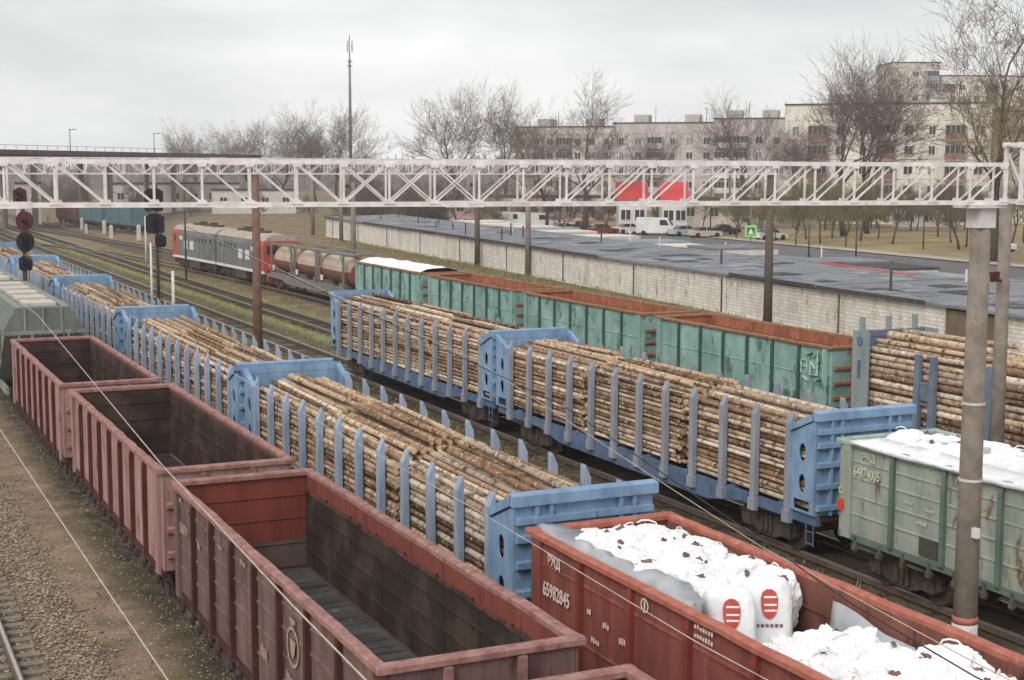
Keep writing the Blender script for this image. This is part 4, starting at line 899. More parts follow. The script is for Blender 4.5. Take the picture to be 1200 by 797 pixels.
# ------------------------------------------------------------------ signals
def signal(label, x, y, heads, top_z, mastr=.09, stub=None):
    root = empty('signal_mast', (x, y, gz(x, y)), label, 'railway signal')
    MB().tube([(0, 0, 0), (0, 0, top_z+.2)], mastr, 8).build('mast', M_rust, root, True)
    for hx, z, w_, h_, m_, rnd, nl in heads:
        pl = oval(hx, z, w_/2, h_/2, 18) if rnd else [(hx-w_/2, z-h_/2+.12), (hx-w_/2+.12, z-h_/2), (hx+w_/2-.12, z-h_/2), (hx+w_/2, z-h_/2+.12), (hx+w_/2, z+h_/2-.2), (hx+w_/2-.3, z+h_/2), (hx-w_/2+.3, z+h_/2), (hx-w_/2, z+h_/2-.2)]
        hd = MB().prism(pl, 'y', -.2, -.14).build('head', m_, root)
        MB().box(hx-w_*.3, hx+w_*.3, -.14+.002, .16, z-h_*.4, z+h_*.4).build('lamp_case', m_, hd)
        for k in range(nl):
            zz = z+(k-(nl-1)/2)*.34
            MB().tube([(hx, -.21, zz), (hx, -.42, zz-.02)], .13, 10, cap=False).build('hood', m_, hd)
            MB().tube([(hx, -.205, zz), (hx, -.23, zz)], .1, 10).build('lens', M_glass, hd)
    ld = MB()
    for k in range(int(top_z/.35)): ld.bar((-.18, .25, .3+k*.35), (.18, .25, .3+k*.35), .02)
    for s in (-.18, .18): ld.bar((s, .25, 0), (s, .25, top_z-.2), .03)
    ld.build('ladder', M_rust, root)
    if stub: MB().box(-.1, .1, -.42, -.22, 0, stub).build('white_stub', M_white, root)
    root.rotation_euler.z = -.35
    return root
signal('tall railway signal with maroon heads above black ones, by the hopper wagons', 10.25, 87.5, [(-.1, 8.55, .75, 1.0, M_maroon, False, 2), (.12, 7.15, 1.0, 1.1, M_maroon, True, 1), (.12, 5.95, 1.02, 1.15, M_black, True, 2), (.1, 4.75, .75, .9, M_black, False, 1)], 8.7, .12)
signal('tall railway signal with two wide black heads in the grass', 20.4, 100.2, [(-.15, 8.0, 1.25, 1.55, M_black, False, 3), (-.1, 6.4, 1.25, 1.3, M_black, False, 3), (.25, 5.25, .75, .9, M_black, False, 2)], 8.9, .1)
pole('short white post beside the black signal', 20.6, 96.5, -.22, 3.2, .12, M_white)
pole('slim white post in front of the black signal', 19.9, 100.0, -.22, 4.9, .09, M_white)
mk = 'white concrete marker posts in the grass'
MK = MB().box(-.13, .13, -.13, .13, -.2, .9).add([(-.13, -.13, .9), (.13, -.13, .9), (.13, .13, .9), (-.13, .13, .9), (0, 0, 1.0)], [(0, 1, 4), (1, 2, 4), (2, 3, 4), (3, 0, 4)]).mesh('marker_post', M_band)
for i, (px, dd, s) in enumerate(((100, 240, 1.4), (126, 225, 1.5), (117, 262, 1.2), (134, 210, 1.4), (160, 250, 1.7), (166, 205, 1.6), (105, 225, 1.1), (61, 265, 1.3), (79, 255, 1.2))):
    p = at(px, dd); o = ob('marker_post', MK, None, (p.x, p.y, gz(p.x, p.y))); o.scale = (s*1.2, s*1.2, s*1.4); tag(o, 'short white concrete marker post standing in the grass between far tracks', 'marker post', mk)
p = at(174, 150); pole('white pole in the grass beyond the black signal', p.x, p.y, -.22, 5.0, .13, M_band)
p = at(220, 132); pole('slim grey pole before the far locomotive half', p.x, p.y, -.22, 8.4, .1, M_dark)

# ------------------------------------------------------------------ overhead wires
def wire(label, pts, r, m, group='overhead wires'):
    c = []
    for i in range(len(pts)-1):
        a, b = Vector(pts[i]), Vector(pts[i+1])
        for k in range(8): c.append(a.lerp(b, k/8))
    c.append(Vector(pts[-1]))
    return tag(MB().tube(c, r, 5).build('overhead_wire', m, None, True), label, 'wire', group)
wire('pale overhead wire above the gravel track left of the empty gondolas', [(2.26, -4, 6.02), (2.26, 14, 6.0), (2.3, 40, 6.0), (2.33, 66, 6.05), (2.3, 110, 6.05)], .008, M_cable)
wire('pale overhead wire hanging across the faded empty gondolas', [(3.4, 2, 6.15), (3.67, 10.5, 6.0), (3.72, 12.7, 6.0), (3.96, 19.5, 6.0), (5.09, 40.9, 6.0), (5.24, 51.8, 6.0), (5.6, 68, 6.05)], .0095, M_cable)
wire('pale overhead wire along the wall of the red bag gondola', [(7.0, 2, 5.75), (7.05, 11, 5.68), (7.1, 16, 5.8), (7.2, 30, 5.95), (7.6, 67, 6.3)], .006, M_cable)
wire('pale overhead wire passing the last bags of the red gondola', [(10.3, 4, 4.7), (10.3, 11, 5.05), (10.3, 14.7, 5.35), (10.3, 18.1, 5.83), (10.6, 24, 6.5), (12.3, 67, 8.6)], .006, M_cable)
wire('dark overhead cable crossing the jumbled end of the red gondola', [(10.05, 4, 4.8), (10.1, 10.7, 5.0), (10.1, 12.6, 5.2), (10.15, 14.5, 5.5), (10.3, 20, 6.3), (11.5, 67, 9.0)], .009, M_cabled)

# ------------------------------------------------------------------ garages along the yard
M_wall = mat('whitewashed_wall', (226, 216, 202), (204, 192, 176), 1.2, .9, .3, streak=.3, spots=(176, 162, 144), spot_amt=.6, spot_scale=1.6)
def brick_wall(name, c1, c2, mort):
    m = mat(name, c1, c2, 1.2, .9, 0, streak=.3, spots=(168, 156, 140), spot_amt=.58, spot_scale=1.6); t = m.node_tree; n = t.nodes; l = t.links; b = n['Principled BSDF']
    g = n.new('ShaderNodeNewGeometry'); sp = n.new('ShaderNodeSeparateXYZ'); cb = n.new('ShaderNodeCombineXYZ'); l.new(g.outputs['Position'], sp.inputs[0]); l.new(sp.outputs[1], cb.inputs[0]); l.new(sp.outputs[2], cb.inputs[1])
    br = n.new('ShaderNodeTexBrick'); br.inputs['Scale'].default_value = 1; br.inputs['Brick Width'].default_value = .42; br.inputs['Row Height'].default_value = .2; br.inputs['Mortar Size'].default_value = .022
    br.inputs['Color1'].default_value = (1, 1, 1, 1); br.inputs['Color2'].default_value = (.82, .81, .8, 1); br.inputs['Mortar'].default_value = (*[v for v in lin(mort)], 1)
    l.new(cb.outputs[0], br.inputs[0]); src = b.inputs['Base Color'].links[0].from_socket
    mm = n.new('ShaderNodeMixRGB'); mm.blend_type = 'MULTIPLY'; mm.inputs[0].default_value = 1; l.new(src, mm.inputs[1]); l.new(br.outputs[0], mm.inputs[2]); l.new(mm.outputs[0], b.inputs['Base Color'])
    bp = n.new('ShaderNodeBump'); bp.inputs['Strength'].default_value = .6; bp.inputs['Distance'].default_value = .03; iv = n.new('ShaderNodeMath'); iv.operation = 'SUBTRACT'; iv.inputs[0].default_value = 1; l.new(br.outputs['Fac'], iv.inputs[1]); l.new(iv.outputs[0], bp.inputs['Height']); l.new(bp.outputs[0], b.inputs['Normal'])
    return m
M_wall = brick_wall('whitewashed_blocks', (234, 229, 221), (206, 199, 189), (214, 209, 203))
M_wallb = mat('brown_wall', (124, 108, 92), (98, 84, 72), 1.5, .9, streak=.4)
M_roof = mat('roof_felt', (134, 136, 141), (104, 106, 111), .5, .9, .3, bscale=2, spots=(92, 92, 94), spot_amt=.56, spot_scale=.5)
M_felt2 = mat('roof_felt_pale', (152, 154, 158), (122, 124, 128), .8, .9, .2)
M_edge = mat('roof_edge', (86, 82, 82), (64, 60, 60), 2, .9)
M_kerbw = mat('pale_parapet', (214, 206, 198), (188, 178, 170), 1.5, .9, spots=(150, 138, 126), spot_amt=.6)
WA, WB = Vector((wallx(46), 46, 0)), Vector((wallx(186), 186, 0)); WD = (WB-WA).normalized(); WN = Vector((WD.y, -WD.x, 0)); WLEN = (WB-WA).length
gar = empty('garage_row', (WA.x, WA.y, 1.0), 'long low garage row with whitewashed back wall and grey felt roof', 'garage', rz=math.atan2(WD.y, WD.x)-math.pi/2)
# local: +y along the wall, +x away from the yard
npan = 32; pw = WLEN/npan; gw = 9.4
for i in range(npan):
    dk = i in (1,)
    dx = R.uniform(-.04, .04); tp = 2.3+R.uniform(-.04, .05)
    pn = MB().box(dx, dx+.3, i*pw+.03, (i+1)*pw-.03, -.4, tp).build('wall_panel', M_wallb if dk else M_wall, gar)
    if i % 3 == 1: MB().box(dx-.06, dx-.002, i*pw+.5, i*pw+.62, -.2, 2.2).build('drain_pipe', M_edge if i % 2 else M_wallb, pn)
MB().box(-.28, .0, -.2, WLEN+.2, -.4, .02).build('plinth', M_kerbw, gar)
nsec = 14; sw_ = WLEN/nsec
for i in range(nsec):
    z = 2.36+R.uniform(-.05, .08)
    MB().prism([(-.25, z), (gw, z+.22), (gw, z+.36), (-.25, z+.14)], 'y', i*sw_+.02, (i+1)*sw_-.02).build('roof_section', M_roof, gar)
    for q in range(9):
        x_, y_ = R.uniform(.3, gw-2.5), i*sw_+R.uniform(.2, sw_-2.6); lx, ly = R.uniform(.8, 2), R.uniform(.9, 2.4); zz = z+.14+.22*(x_+.25)/(gw+.25)
        sl2 = .22/(gw+.25); MB().add([(x_, y_, zz+.006), (x_+lx, y_, zz+sl2*lx+.006), (x_+lx, y_+ly, zz+sl2*lx+.006), (x_, y_+ly, zz+.006), (x_, y_, zz+.03), (x_+lx, y_, zz+sl2*lx+.03), (x_+lx, y_+ly, zz+sl2*lx+.03), (x_, y_+ly, zz+.03)], [(0, 3, 2, 1), (4, 5, 6, 7), (0, 1, 5, 4), (1, 2, 6, 5), (2, 3, 7, 6), (3, 0, 4, 7)]).build('felt_patch', R.choice((M_roof, M_edge, M_felt2, M_felt2)), gar)
    if R.random() < .8: MB().box(-.3, -.252, i*sw_+.1, (i+1)*sw_-.1, z-.02, z+.2).build('roof_edge', M_edge, gar)
MB().box(gw-.3, gw-.003, .2, WLEN-.2, -.4, 2.5).build('front_wall', M_kerbw, gar)
for y_ in (.1, WLEN-.4): MB().box(.31, gw-.31, y_, y_+.3, -.4, 2.35).build('gable_wall', M_wall, gar)
for i in range(18):
    y_ = R.uniform(3, WLEN-5); x_ = R.uniform(.6, gw-1)
    MB().tube([(x_, y_, 2.4), (x_, y_, 3.3+R.random()*.5)], .07, 6).build('vent_pipe', R.choice((M_edge, M_kerbw, M_rust)), gar)
# the next, lower row behind it with pale parapets
row2 = empty('garage_row', (WA+WN*11.2).to_tuple()[:2]+(1.0,), 'second low garage row with pale parapet behind the long garage roof', 'garage', rz=math.atan2(WD.y, WD.x)-math.pi/2)
for i in range(24):
    y0, y1 = 6+i*5.2, 6+(i+1)*5.2
    if i in (7, 15): continue
    h_ = 2.15+R.uniform(-.2, .45)
    u = MB().box(0, 5.5, y0+.05, y1-.05, -.4, h_).build('garage_unit', M_kerbw, row2)
    MB().box(-.1, 5.6, y0+.02, y1-.02, h_+.003, h_+.16).build('unit_roof', R.choice((M_roof, M_felt2, M_kerbw, M_edge)), u)
    MB().box(-.06, -.003, y0+1.2, y0+3.9, -.3, h_-.35).build('door', R.choice((M_wallb, M_edge, M_hopd)), u)
wl = WA+WN*3+WD*24
bm_ = MB().bar((0, 0, .12), WD*11+Vector((.8, 0, .15)), .35, .24); o = bm_.build('red_beam', mat('red_paint_beam', (196, 104, 98), (160, 80, 76), 2, .8), None, loc=(WA+WN*8.2+WD*23)+Vector((0, 0, 3.56))); tag(o, 'faded red beam lying on the grey garage roof', 'beam')

# ------------------------------------------------------------------ apartment blocks
M_cream = mat('cream_panel', (234, 228, 217), (206, 198, 187), .5, .85, .05, streak=.4); M_greyp = mat('grey_panel', (196, 190, 184), (168, 161, 155), .5, .85, .05, streak=.4)
M_tan = mat('tan_panel', (208, 200, 192), (180, 171, 163), .5, .85, .05, streak=.4); M_brick = mat('red_brick', (146, 114, 100), (124, 94, 82), 1, .85)
M_joint = mat('panel_joint', (140, 132, 126), (116, 108, 102), 1, .9, 0)
M_frame = mat('window_frame', (226, 222, 216), (206, 202, 196), 1, .6, 0)
def window_mesh(w_, h_, mid=True):
    m = MB()
    for a in ((-w_/2, -w_/2+.09, -h_/2, h_/2), (w_/2-.09, w_/2, -h_/2, h_/2), (-w_/2+.09, w_/2-.09, -h_/2, -h_/2+.09), (-w_/2+.09, w_/2-.09, h_/2-.09, h_/2)): m.box(a[0], a[1], -.06, .02, a[2], a[3], 0)
    if mid: m.box(-.05, .05, -.06, .02, -h_/2+.09, h_/2-.09, 0)
    m.box(-w_/2+.09, w_/2-.09, -.02, .01, -h_/2+.09, h_/2-.09, 1)
    return m.mesh('window', [M_frame, M_glass])
M_curt = mat('curtained_glass', (150, 150, 148), (96, 100, 104), .9, .3, 0)
WIN = [window_mesh(1.5, 1.55), window_mesh(1.1, 1.5)]
WIN2 = []
for q in WIN:
    q2 = q.copy(); q2.materials[1] = M_curt; WIN2.append(q2)
def balcony_mesh(c):
    m = MB().box(-1.6, 1.6, -1.1, 0, -.12, 0, 1).box(-1.6, 1.6, -1.1, -1.04, 0, 1.05, 0)
    for s in (-1.6, 1.54): m.box(s, s+.06, -1.04, 0, 0, 1.05, 0)
    m.box(-1.55, 1.55, -1.06, -1.02, 1.05, 2.3, 2)
    for k in range(5): m.box(-1.58+k*.78, -1.52+k*.78, -1.09, -1.01, 1.05, 2.3, 3)
    m.box(-1.65, 1.65, -1.15, 0, 2.3, 2.4, 1)
    return m.mesh('balcony', [c, M_greyp, M_glass, M_frame])
BAL = [balcony_mesh(M_brick), balcony_mesh(M_greyp), balcony_mesh(M_white), balcony_mesh(mat('blue_grey_panel', (150, 160, 170), None, 1, .8, 0))]
def apartment(label, p0, p1, storeys, colw, wallm, depth=12, sh=3.1, base=1.0, bal=(), balset=(0, 1), attic=1.6, rooftop=True):
    p0 = Vector((p0.x, p0.y, 0)); p1 = Vector((p1.x, p1.y, 0)); ln = (p1-p0).length; d = (p1-p0)/ln
    root = empty('apartment_block', (p0.x, p0.y, base), label, 'building', 'apartment blocks behind the trees', rz=math.atan2(d.y, d.x))
    ht = storeys*sh+.9
    MB().box(0, ln, 0, depth, -1, ht).build('wall', wallm, root)
    at_ = MB().box(-.02, ln+.02, -.06, depth+.06, ht+.003, ht+attic).build('attic', wallm, root)
    MB().box(-.15, ln+.15, -.25, depth+.25, ht+attic+.003, ht+attic+.22).build('roof', M_edge, root)
    nc = int(ln/colw); cw_ = ln/nc
    for j in range(1, nc):
        if j % 2 == 0:
            MB().box(j*cw_-.03, j*cw_+.03, -.02, -.002, 0, ht).build('panel_joint', M_joint, root)
    for k in range(1, storeys+1): MB().box(.02, ln-.02, -.018, -.002, .9+k*sh-.04, .9+k*sh+.04).build('floor_joint', M_joint, root)
    for i in range(nc):
        for k in range(storeys):
            x = (i+.5)*cw_; z = .9+k*sh+1.55
            if i % 6 in bal and k > 0:
                ob('balcony', BAL[R.choice(balset)], root, (x, -.003, .9+k*sh))
            else: ob('window', R.choice((WIN, WIN, WIN2))[0 if i % 3 else 1], root, (x, -.03, z))
    if rooftop:
        for q in range(max(2, int(ln/18))):
            x = ln*(q+.5)/max(2, int(ln/18)); MB().box(x-1.6, x+1.6, 3, 7, ht+attic+.223, ht+attic+1.9).build('roof_hut', M_greyp, root)
            MB().tube([(x+3, 4, ht+attic+.2), (x+3, 4, ht+attic+3.6)], .06, 5).build('antenna', M_edge, root)
    return root
apartment('cream five storey apartment block with brown brick balconies behind the lawn', at(914, 246), at(1152, 236), 5, 3.3, M_cream, sh=3.2, bal=(1, 4), balset=(0, 0, 1), attic=2.6)
apartment('grey apartment block with white balconies right of the cream block', at(1156, 246), at(1300, 236), 5, 3.3, M_tan, sh=3.2, bal=(1, 3), balset=(1, 2), attic=1.6)
apartment('tall tan apartment tower rising behind the cream block', at(1035, 392), at(1090, 392), 11, 3.4, M_tan, depth=16, sh=3.15, bal=(2,), balset=(0, 3), attic=1.4, rooftop=False)
apartment('tall apartment tower with balconies behind the big bare tree', at(1092, 396), at(1190, 398), 10, 3.4, M_cream, depth=16, sh=3.15, bal=(0, 3), balset=(0, 3), attic=1.4, rooftop=False)
apartment('long grey apartment block, middle section with flat roof', at(716, 318), at(834, 312), 5, 3.2, M_greyp, bal=(2,), balset=(1, 3), attic=2.2)
apartment('grey apartment block section with white balconies near the bare tree', at(832, 306), at(916, 302), 5, 3.2, M_greyp, bal=(0, 1, 4), balset=(2, 1), attic=2.8)
apartment('grey apartment block section with pale stair tower', at(604, 330), at(716, 322), 5, 3.2, M_tan, bal=(3,), balset=(1, 3), attic=1.6)

# ------------------------------------------------------------------ bare trees
M_trunk = mat('bare_bark', (98, 84, 74), (70, 60, 53), 3, .95, 0); M_twig = mat('bare_twigs', (122, 107, 98), (94, 82, 75), .6, .95, 0)
M_twig_y = mat('twigs_yellow', (154, 136, 92), (120, 106, 72), .6, .95, 0); M_twig_g = mat('twigs_green', (128, 122, 92), (98, 94, 68), .6, .95, 0)
def tree_mesh(seed, h, spread=1., levels=5, fork=.28, mt=None, up=.35, twigr=.018, dens=3):
    """leafless tree: tapering trunk, forking limbs, fine twigs; returns (trunk mesh, crown mesh)"""
    r = random.Random(seed); tr = MB(); cr = MB()
    def grow(p, d, ln, rd, lv):
        seg = 3 if lv < 3 else 2; pts = [p]; dd = d.copy()
        for i in range(seg):
            dd = (dd+Vector((r.gauss(0, .13), r.gauss(0, .13), r.gauss(.03, .08)*(1 if lv else .3)))).normalized(); pts.append(pts[-1]+dd*ln/seg)
        rs = [rd*(1-.45*i/seg) for i in range(seg+1)]
        (tr if lv < 2 else cr).tube(pts, rs, 7 if lv == 0 else (5 if lv < 2 else 3), cap=lv < 2)
        if lv >= levels: return
        n = {0: 6, 1: 5}.get(lv, dens+(r.random() < .55) if lv < 5 else dens)
        for i in range(n):
            t = r.uniform(.35, 1.) if lv else r.uniform(fork/.5, 1.)
            if i == 0: t = 1.
            k = min(seg-1, int(t*seg)); q = pts[k].lerp(pts[k+1], t*seg-k)
            ax = Vector((r.gauss(0, 1), r.gauss(0, 1), 0)); ax = (ax-dd*ax.dot(dd)).normalized()
            ang = r.uniform(.35, .95)*spread if i else r.uniform(.05, .3)
            nd = (dd*math.cos(ang)+ax*math.sin(ang)+Vector((0, 0, up*.5))).normalized()
            grow(q, nd, ln*r.uniform(.55, .78)*(1 if i else 1.1), max(twigr*.6, rs[-1]*r.uniform(.5, .75) if i else rs[-1]*.9), lv+1)
    grow(Vector((0, 0, -.2)), Vector((0, 0, 1)), h*.36, h*.017, 0)
    mx_ = max(v[2] for v in tr.v+cr.v); s = h/mx_
    for m in (tr, cr): m.v = [(v[0]*s, v[1]*s, v[2]*s) for v in m.v]
    return tr.mesh('trunk', M_trunk, True), cr.mesh('crown', mt or M_twig)
TREES = [tree_mesh(3, 22, 1.15, 6, up=.22, twigr=.026), tree_mesh(8, 22, 1.05, 6, up=.25, twigr=.026), tree_mesh(15, 24, 1.25, 6, up=.2, twigr=.026), tree_mesh(21, 20, 1.1, 6, up=.22, twigr=.026)]
TREE_Y = tree_mesh(33, 22, .9, 6, mt=M_twig_y, twigr=.026); TREE_G = tree_mesh(44, 9, 1.2, 5, mt=M_twig_g, up=.1, dens=4); TREE_G2 = tree_mesh(46, 8, 1.1, 5, mt=M_twig_g, dens=4)
SHRUB = [tree_mesh(51, 6, 1.3, 5, fork=.08, up=.5, dens=4), tree_mesh(57, 5, 1.2, 5, fork=.06, mt=M_twig_g, dens=4)]
def tree(ms, p, sc, label, group=None, rz=None, name='bare_tree', cat='tree'):
    z = gz(p.x, p.y); root = empty(name, (p.x, p.y, z), label, cat, group, rz=R.random()*6.3 if rz is None else rz); root.scale = (sc,)*3
    ob('trunk', ms[0], root); ob('crown', ms[1], root); return root
tg = 'bare trees beyond the garages'
tree(TREES[2], at(1160, 142), 1.3, 'huge bare tree with wide spreading limbs at the edge of the lawn', tg, 1.0)
tree(TREE_Y, at(1215, 135), 1.0, 'bare tree with yellowish twigs beside the huge bare tree', tg)
tree(TREES[0], at(985, 196), 1.25, 'tall bare tree before the cream apartment block', tg, .5)
tree(TREES[3], at(1012, 205), 1.4, 'forked bare tree close behind the tall one at the cream block', tg, 2.2)
tree(TREES[1], at(876, 228), 1.06, 'slender bare tree before the white balconies', tg, .3)
tree(TREES[2], at(684, 205), 1.0, 'broad bare tree before the long grey apartment block', tg, 3.3)
tree(TREES[0], at(543, 265), 1.2, 'left one of twin bare trees left of the grey apartment blocks', tg, 2.0)
tree(TREES[3], at(586, 262), 1.26, 'right one of twin bare trees left of the grey apartment blocks', tg, 4.4)
for k, (px, dd, sc) in enumerate(((300, 330, .98), (326, 342, 1.1), (350, 322, 1.05), (374, 330, 1.0), (398, 335, 1.15), (245, 350, 1.0), (262, 362, .92), (222, 372, .88))):
    tree(TREES[k % 4], at(px, dd), sc, ('bare tree in the clump around the tall mast' if k < 5 else 'bare tree in the clump beside the overpass end'), 'far bare tree clumps')
for k, (px, dd, sc) in enumerate(((930, 172, .95), (958, 178, 1.), (988, 170, .9), (1042, 176, 1.05), (1025, 190, .9), (1070, 215, .8), (905, 182, .8), (942, 188, 1.1), (972, 192, 1.15), (1005, 184, 1.1), (1110, 180, 1.0), (1128, 170, 1.05), (1095, 196, 1.1), (1180, 168, 1.1), (1195, 180, 1.2), (890, 196, 1.0), (860, 190, .9), (820, 198, .9))):
    tree(TREE_G if k % 2 else TREE_G2, at(px, dd), sc, 'small greenish bare tree on the lawn behind the garages', 'small trees on the lawn')
tree(TREES[0], at(640, 215), .8, 'slim bare tree left of the broad bare tree', tg)
tree(TREES[1], at(730, 222), .8, 'slim bare tree right of the broad bare tree', tg)
tree(TREES[3], at(930, 215), .9, 'slim bare tree at the left corner of the cream apartment block', tg)
tree(TREES[1], at(1120, 165), .45, 'small brown bare tree beside the thick gantry post', tg)
for k in range(26):
    px = R.uniform(15, 560); dd = R.uniform(215, 300) if px > 330 else R.uniform(270, 340); p = at(px, dd)
    if p.x < 43: continue
    tree(SHRUB[k % 2], p, R.uniform(.8, 1.5), 'bare brown thicket shrub beyond the far end of the yard', 'bare shrubs beyond the yard', name='bare_shrub', cat='shrub')
for k in range(44):
    p = at(R.uniform(420, 1180), R.uniform(212, 238)); tree(SHRUB[k % 2], p, R.uniform(.9, 1.7), 'bare shrub in front of the grey apartment blocks', 'bare shrubs before the apartment blocks', name='bare_shrub', cat='shrub')
for k in range(18):
    p = at(R.uniform(-10, 110), R.uniform(335, 420))
    if p.x > 43.5: tree(SHRUB[k % 2], p, R.uniform(1.1, 2.0), 'tall bare shrub behind the road overpass', 'bare shrubs behind the overpass', name='bare_shrub', cat='shrub')
# far wood on the horizon
fw_ = MB()
for i in range(9000):
    px = R.uniform(-150, 1400); dd = R.uniform(560, 760); p = at(px, dd); hh = R.uniform(9, 16)+3*mn.noise(Vector((px*.02, 0, 0)))
    z = hh*R.random()**.5; w_ = R.uniform(.5, 1.5)
    fw_.tube([(p.x, p.y, max(-1, z-R.uniform(4, 9))), (p.x+R.gauss(0, 1.), p.y+R.gauss(0, 1.), z)], [w_*.7, .1], 3, cap=False)
tag(fw_.build('far_wood', mat('far_wood', (150, 140, 134), (124, 116, 112), .05, .95, 0)), 'far bare wood along the horizon', 'wood', kind='stuff')

# ------------------------------------------------------------------ mast, overpass, far buildings
p = at(413, 400); ms_ = empty('radio_mast', (p.x, p.y, 1), 'tall slim grey radio mast rising above the far trees', 'mast')
M_mast = mat('mast_grey', (128, 132, 136), (108, 112, 116), 1, .6, 0)
MB().tube([(0, 0, 0), (0, 0, 30), (0, 0, 38)], [.55, .36, .28], 10).build('shaft', M_mast, ms_, True)
MB().tube([(0, 0, 38), (0, 0, 44.5)], [.2, .12], 8).build('top_pole', M_mast, ms_)
for z in (36.2, 37.4): MB().tube([(0, 0, z), (0, 0, z+.15)], .8, 10).build('platform', M_mast, ms_)
for a in range(3):
    c, s_ = math.cos(a*2.1), math.sin(a*2.1); MB().box(c*.75-.16, c*.75+.16, s_*.75-.16, s_*.75+.16, 40, 43).build('antenna_panel', M_white, ms_)
    MB().bar((0, 0, 41.5), (c*.75, s_*.75, 41.5), .1).build('antenna_arm', M_mast, ms_)
A, B = at(-260, 195), at(285, 330); d = (B-A); d.z = 0; ln = d.length; d.normalize()
ov = empty('road_overpass', (A.x, A.y, 0), 'dark road overpass with railings crossing the far end of the yard', 'overpass', rz=math.atan2(d.y, d.x))
M_ov = mat('overpass_dark', (112, 92, 88), (86, 70, 68), .6, .9)
MB().box(0, ln, -5, 5, 11.55, 12.35).build('deck', M_ov, ov); MB().box(0, ln, -5.3, -5.02, 12.0, 12.75).build('parapet', M_ov, ov); MB().box(0, ln, 5.02, 5.3, 12.0, 12.75).build('parapet', M_ov, ov)
for k in range(int(ln/24)):
    x = 8+k*24
    for y_ in (-3, 3): MB().tube([(x, y_, -.5), (x, y_, 11)], .5, 10).build('pier', M_conc, ov)
    MB().box(x-.6, x+.6, -4.5, 4.5, 11, 11.547).build('pier_cap', M_conc, ov)
rl = MB(); rl.bar((0, -5.15, 13.5), (ln, -5.15, 13.5), .07)
for k in range(int(ln/3)): rl.bar((k*3, -5.15, 12.7), (k*3, -5.15, 13.5), .06)
rl.build('railing', M_mast, ov)
for k in range(int(ln/30)):
    x = 12+k*30; q = A+d*x; pl = empty('street_lamp', (q.x, q.y, 12.35), 'street lamp standing on the far overpass', 'street lamp', 'lamps on the overpass', rz=math.atan2(d.y, d.x))
    MB().tube([(0, 0, 0), (0, 0, 4.2)], [.12, .08], 6).build('shaft', M_mast, pl); MB().box(-.2, .2, -1.2, .1, 4.2, 4.35).build('lamp_head', M_mast, pl)
def simple_house(label, p, rz, w_, dpt, h_, wallm, roofm, gable=0., nwin=3, name='house', cat='building'):
    root = empty(name, (p.x, p.y, gz(p.x, p.y)), label, cat, None, rz=rz)
    MB().box(-w_/2, w_/2, -dpt/2, dpt/2, -.5, h_).build('wall', wallm, root)
    if gable: MB().prism([(-dpt/2-.3, h_+.003), (0, h_+gable), (dpt/2+.3, h_+.003)], 'x', -w_/2-.3, w_/2+.3).build('roof', roofm, root)
    else: MB().box(-w_/2-.2, w_/2+.2, -dpt/2-.2, dpt/2+.2, h_+.003, h_+.3).build('roof', roofm, root)
    for k in range(nwin): ob('window', WIN[0], root, (-w_/2+w_*(k+.5)/nwin, -dpt/2-.03, h_*.55))
    return root
M_rroof = mat('red_roof', (198, 74, 72), (176, 60, 60), 1, .7); M_pink = mat('pink_wall', (196, 168, 160), (172, 144, 138), .6, .85)
simple_house('small white shop with a bright red gabled roof', at(738, 208), -.44, 3.9, 5, 4.6, M_white, M_rroof, 2.5, 2)
simple_house('white kiosk with a red gabled roof right of the other red roof', at(786, 206), -.44, 3.4, 5, 4.6, M_white, M_rroof, 2.5, 2)
simple_house('small white flat roofed booth between the bare shrubs', at(484, 262), -.3, 5.0, 4, 3.4, M_white, M_edge, 0, 2)
simple_house('small white signal cabin by the far tracks', at(39, 262), -.1, 4.2, 4, 7.2, M_white, M_edge, 0, 2)
simple_house('low tan workshop behind the lawn trees', at(870, 232), -.44, 22, 8, 4.2, M_tan, M_edge, 0, 6)
simple_house('long low pinkish building behind the white vans', at(640, 258), -.44, 34, 9, 4.0, M_pink, M_edge, 0, 9)
simple_house('low grey depot building left of the far shrubs', at(210, 310), -.2, 26, 9, 5.5, M_greyp, M_edge, 0, 7)
simple_house('pale depot shed with flat roof beyond the locomotive', at(300, 290), -.2, 16, 8, 4.5, M_kerbw, M_edge, 0, 4)
simple_house('white low pavilion on the far side of the lawn', at(1078, 232), -.44, 9, 5, 3.0, M_white, M_edge, 0, 3)
def boxcar(label, y, m_, x):
    root = empty('box_wagon', (x, y, 0), label, 'box wagon', 'far box wagons', rz=.12)
    MB().prism([(-1.4, 1.2), (-1.4, 3.7), (-1.0, 4.2), (1.0, 4.2), (1.4, 3.7), (1.4, 1.2)], 'y', -6.5, 6.5).build('body', m_, root)
    MB().box(-1.46, -1.403, -1.3, 1.3, 1.3, 3.6).build('door', m_, root)
    MB().box(-1.2, 1.2, -6.5, 6.5, .9, 1.197).build('frame', M_dark, root)
    for y_ in (-4.5, 4.5): bogie(root, y_)
M_bt = mat('box_teal', (92, 118, 124), (74, 98, 104), 1, .8); M_bb = mat('box_brown', (124, 84, 76), (100, 66, 60), 1, .8)
for k, (y, m_, s) in enumerate(((232, M_bt, 'teal'), (246.5, M_bt, 'dark teal'), (261, M_bb, 'brown'))): boxcar('far %s box wagon standing on a track under the overpass' % s, y, m_, 42.5-1.75*k)

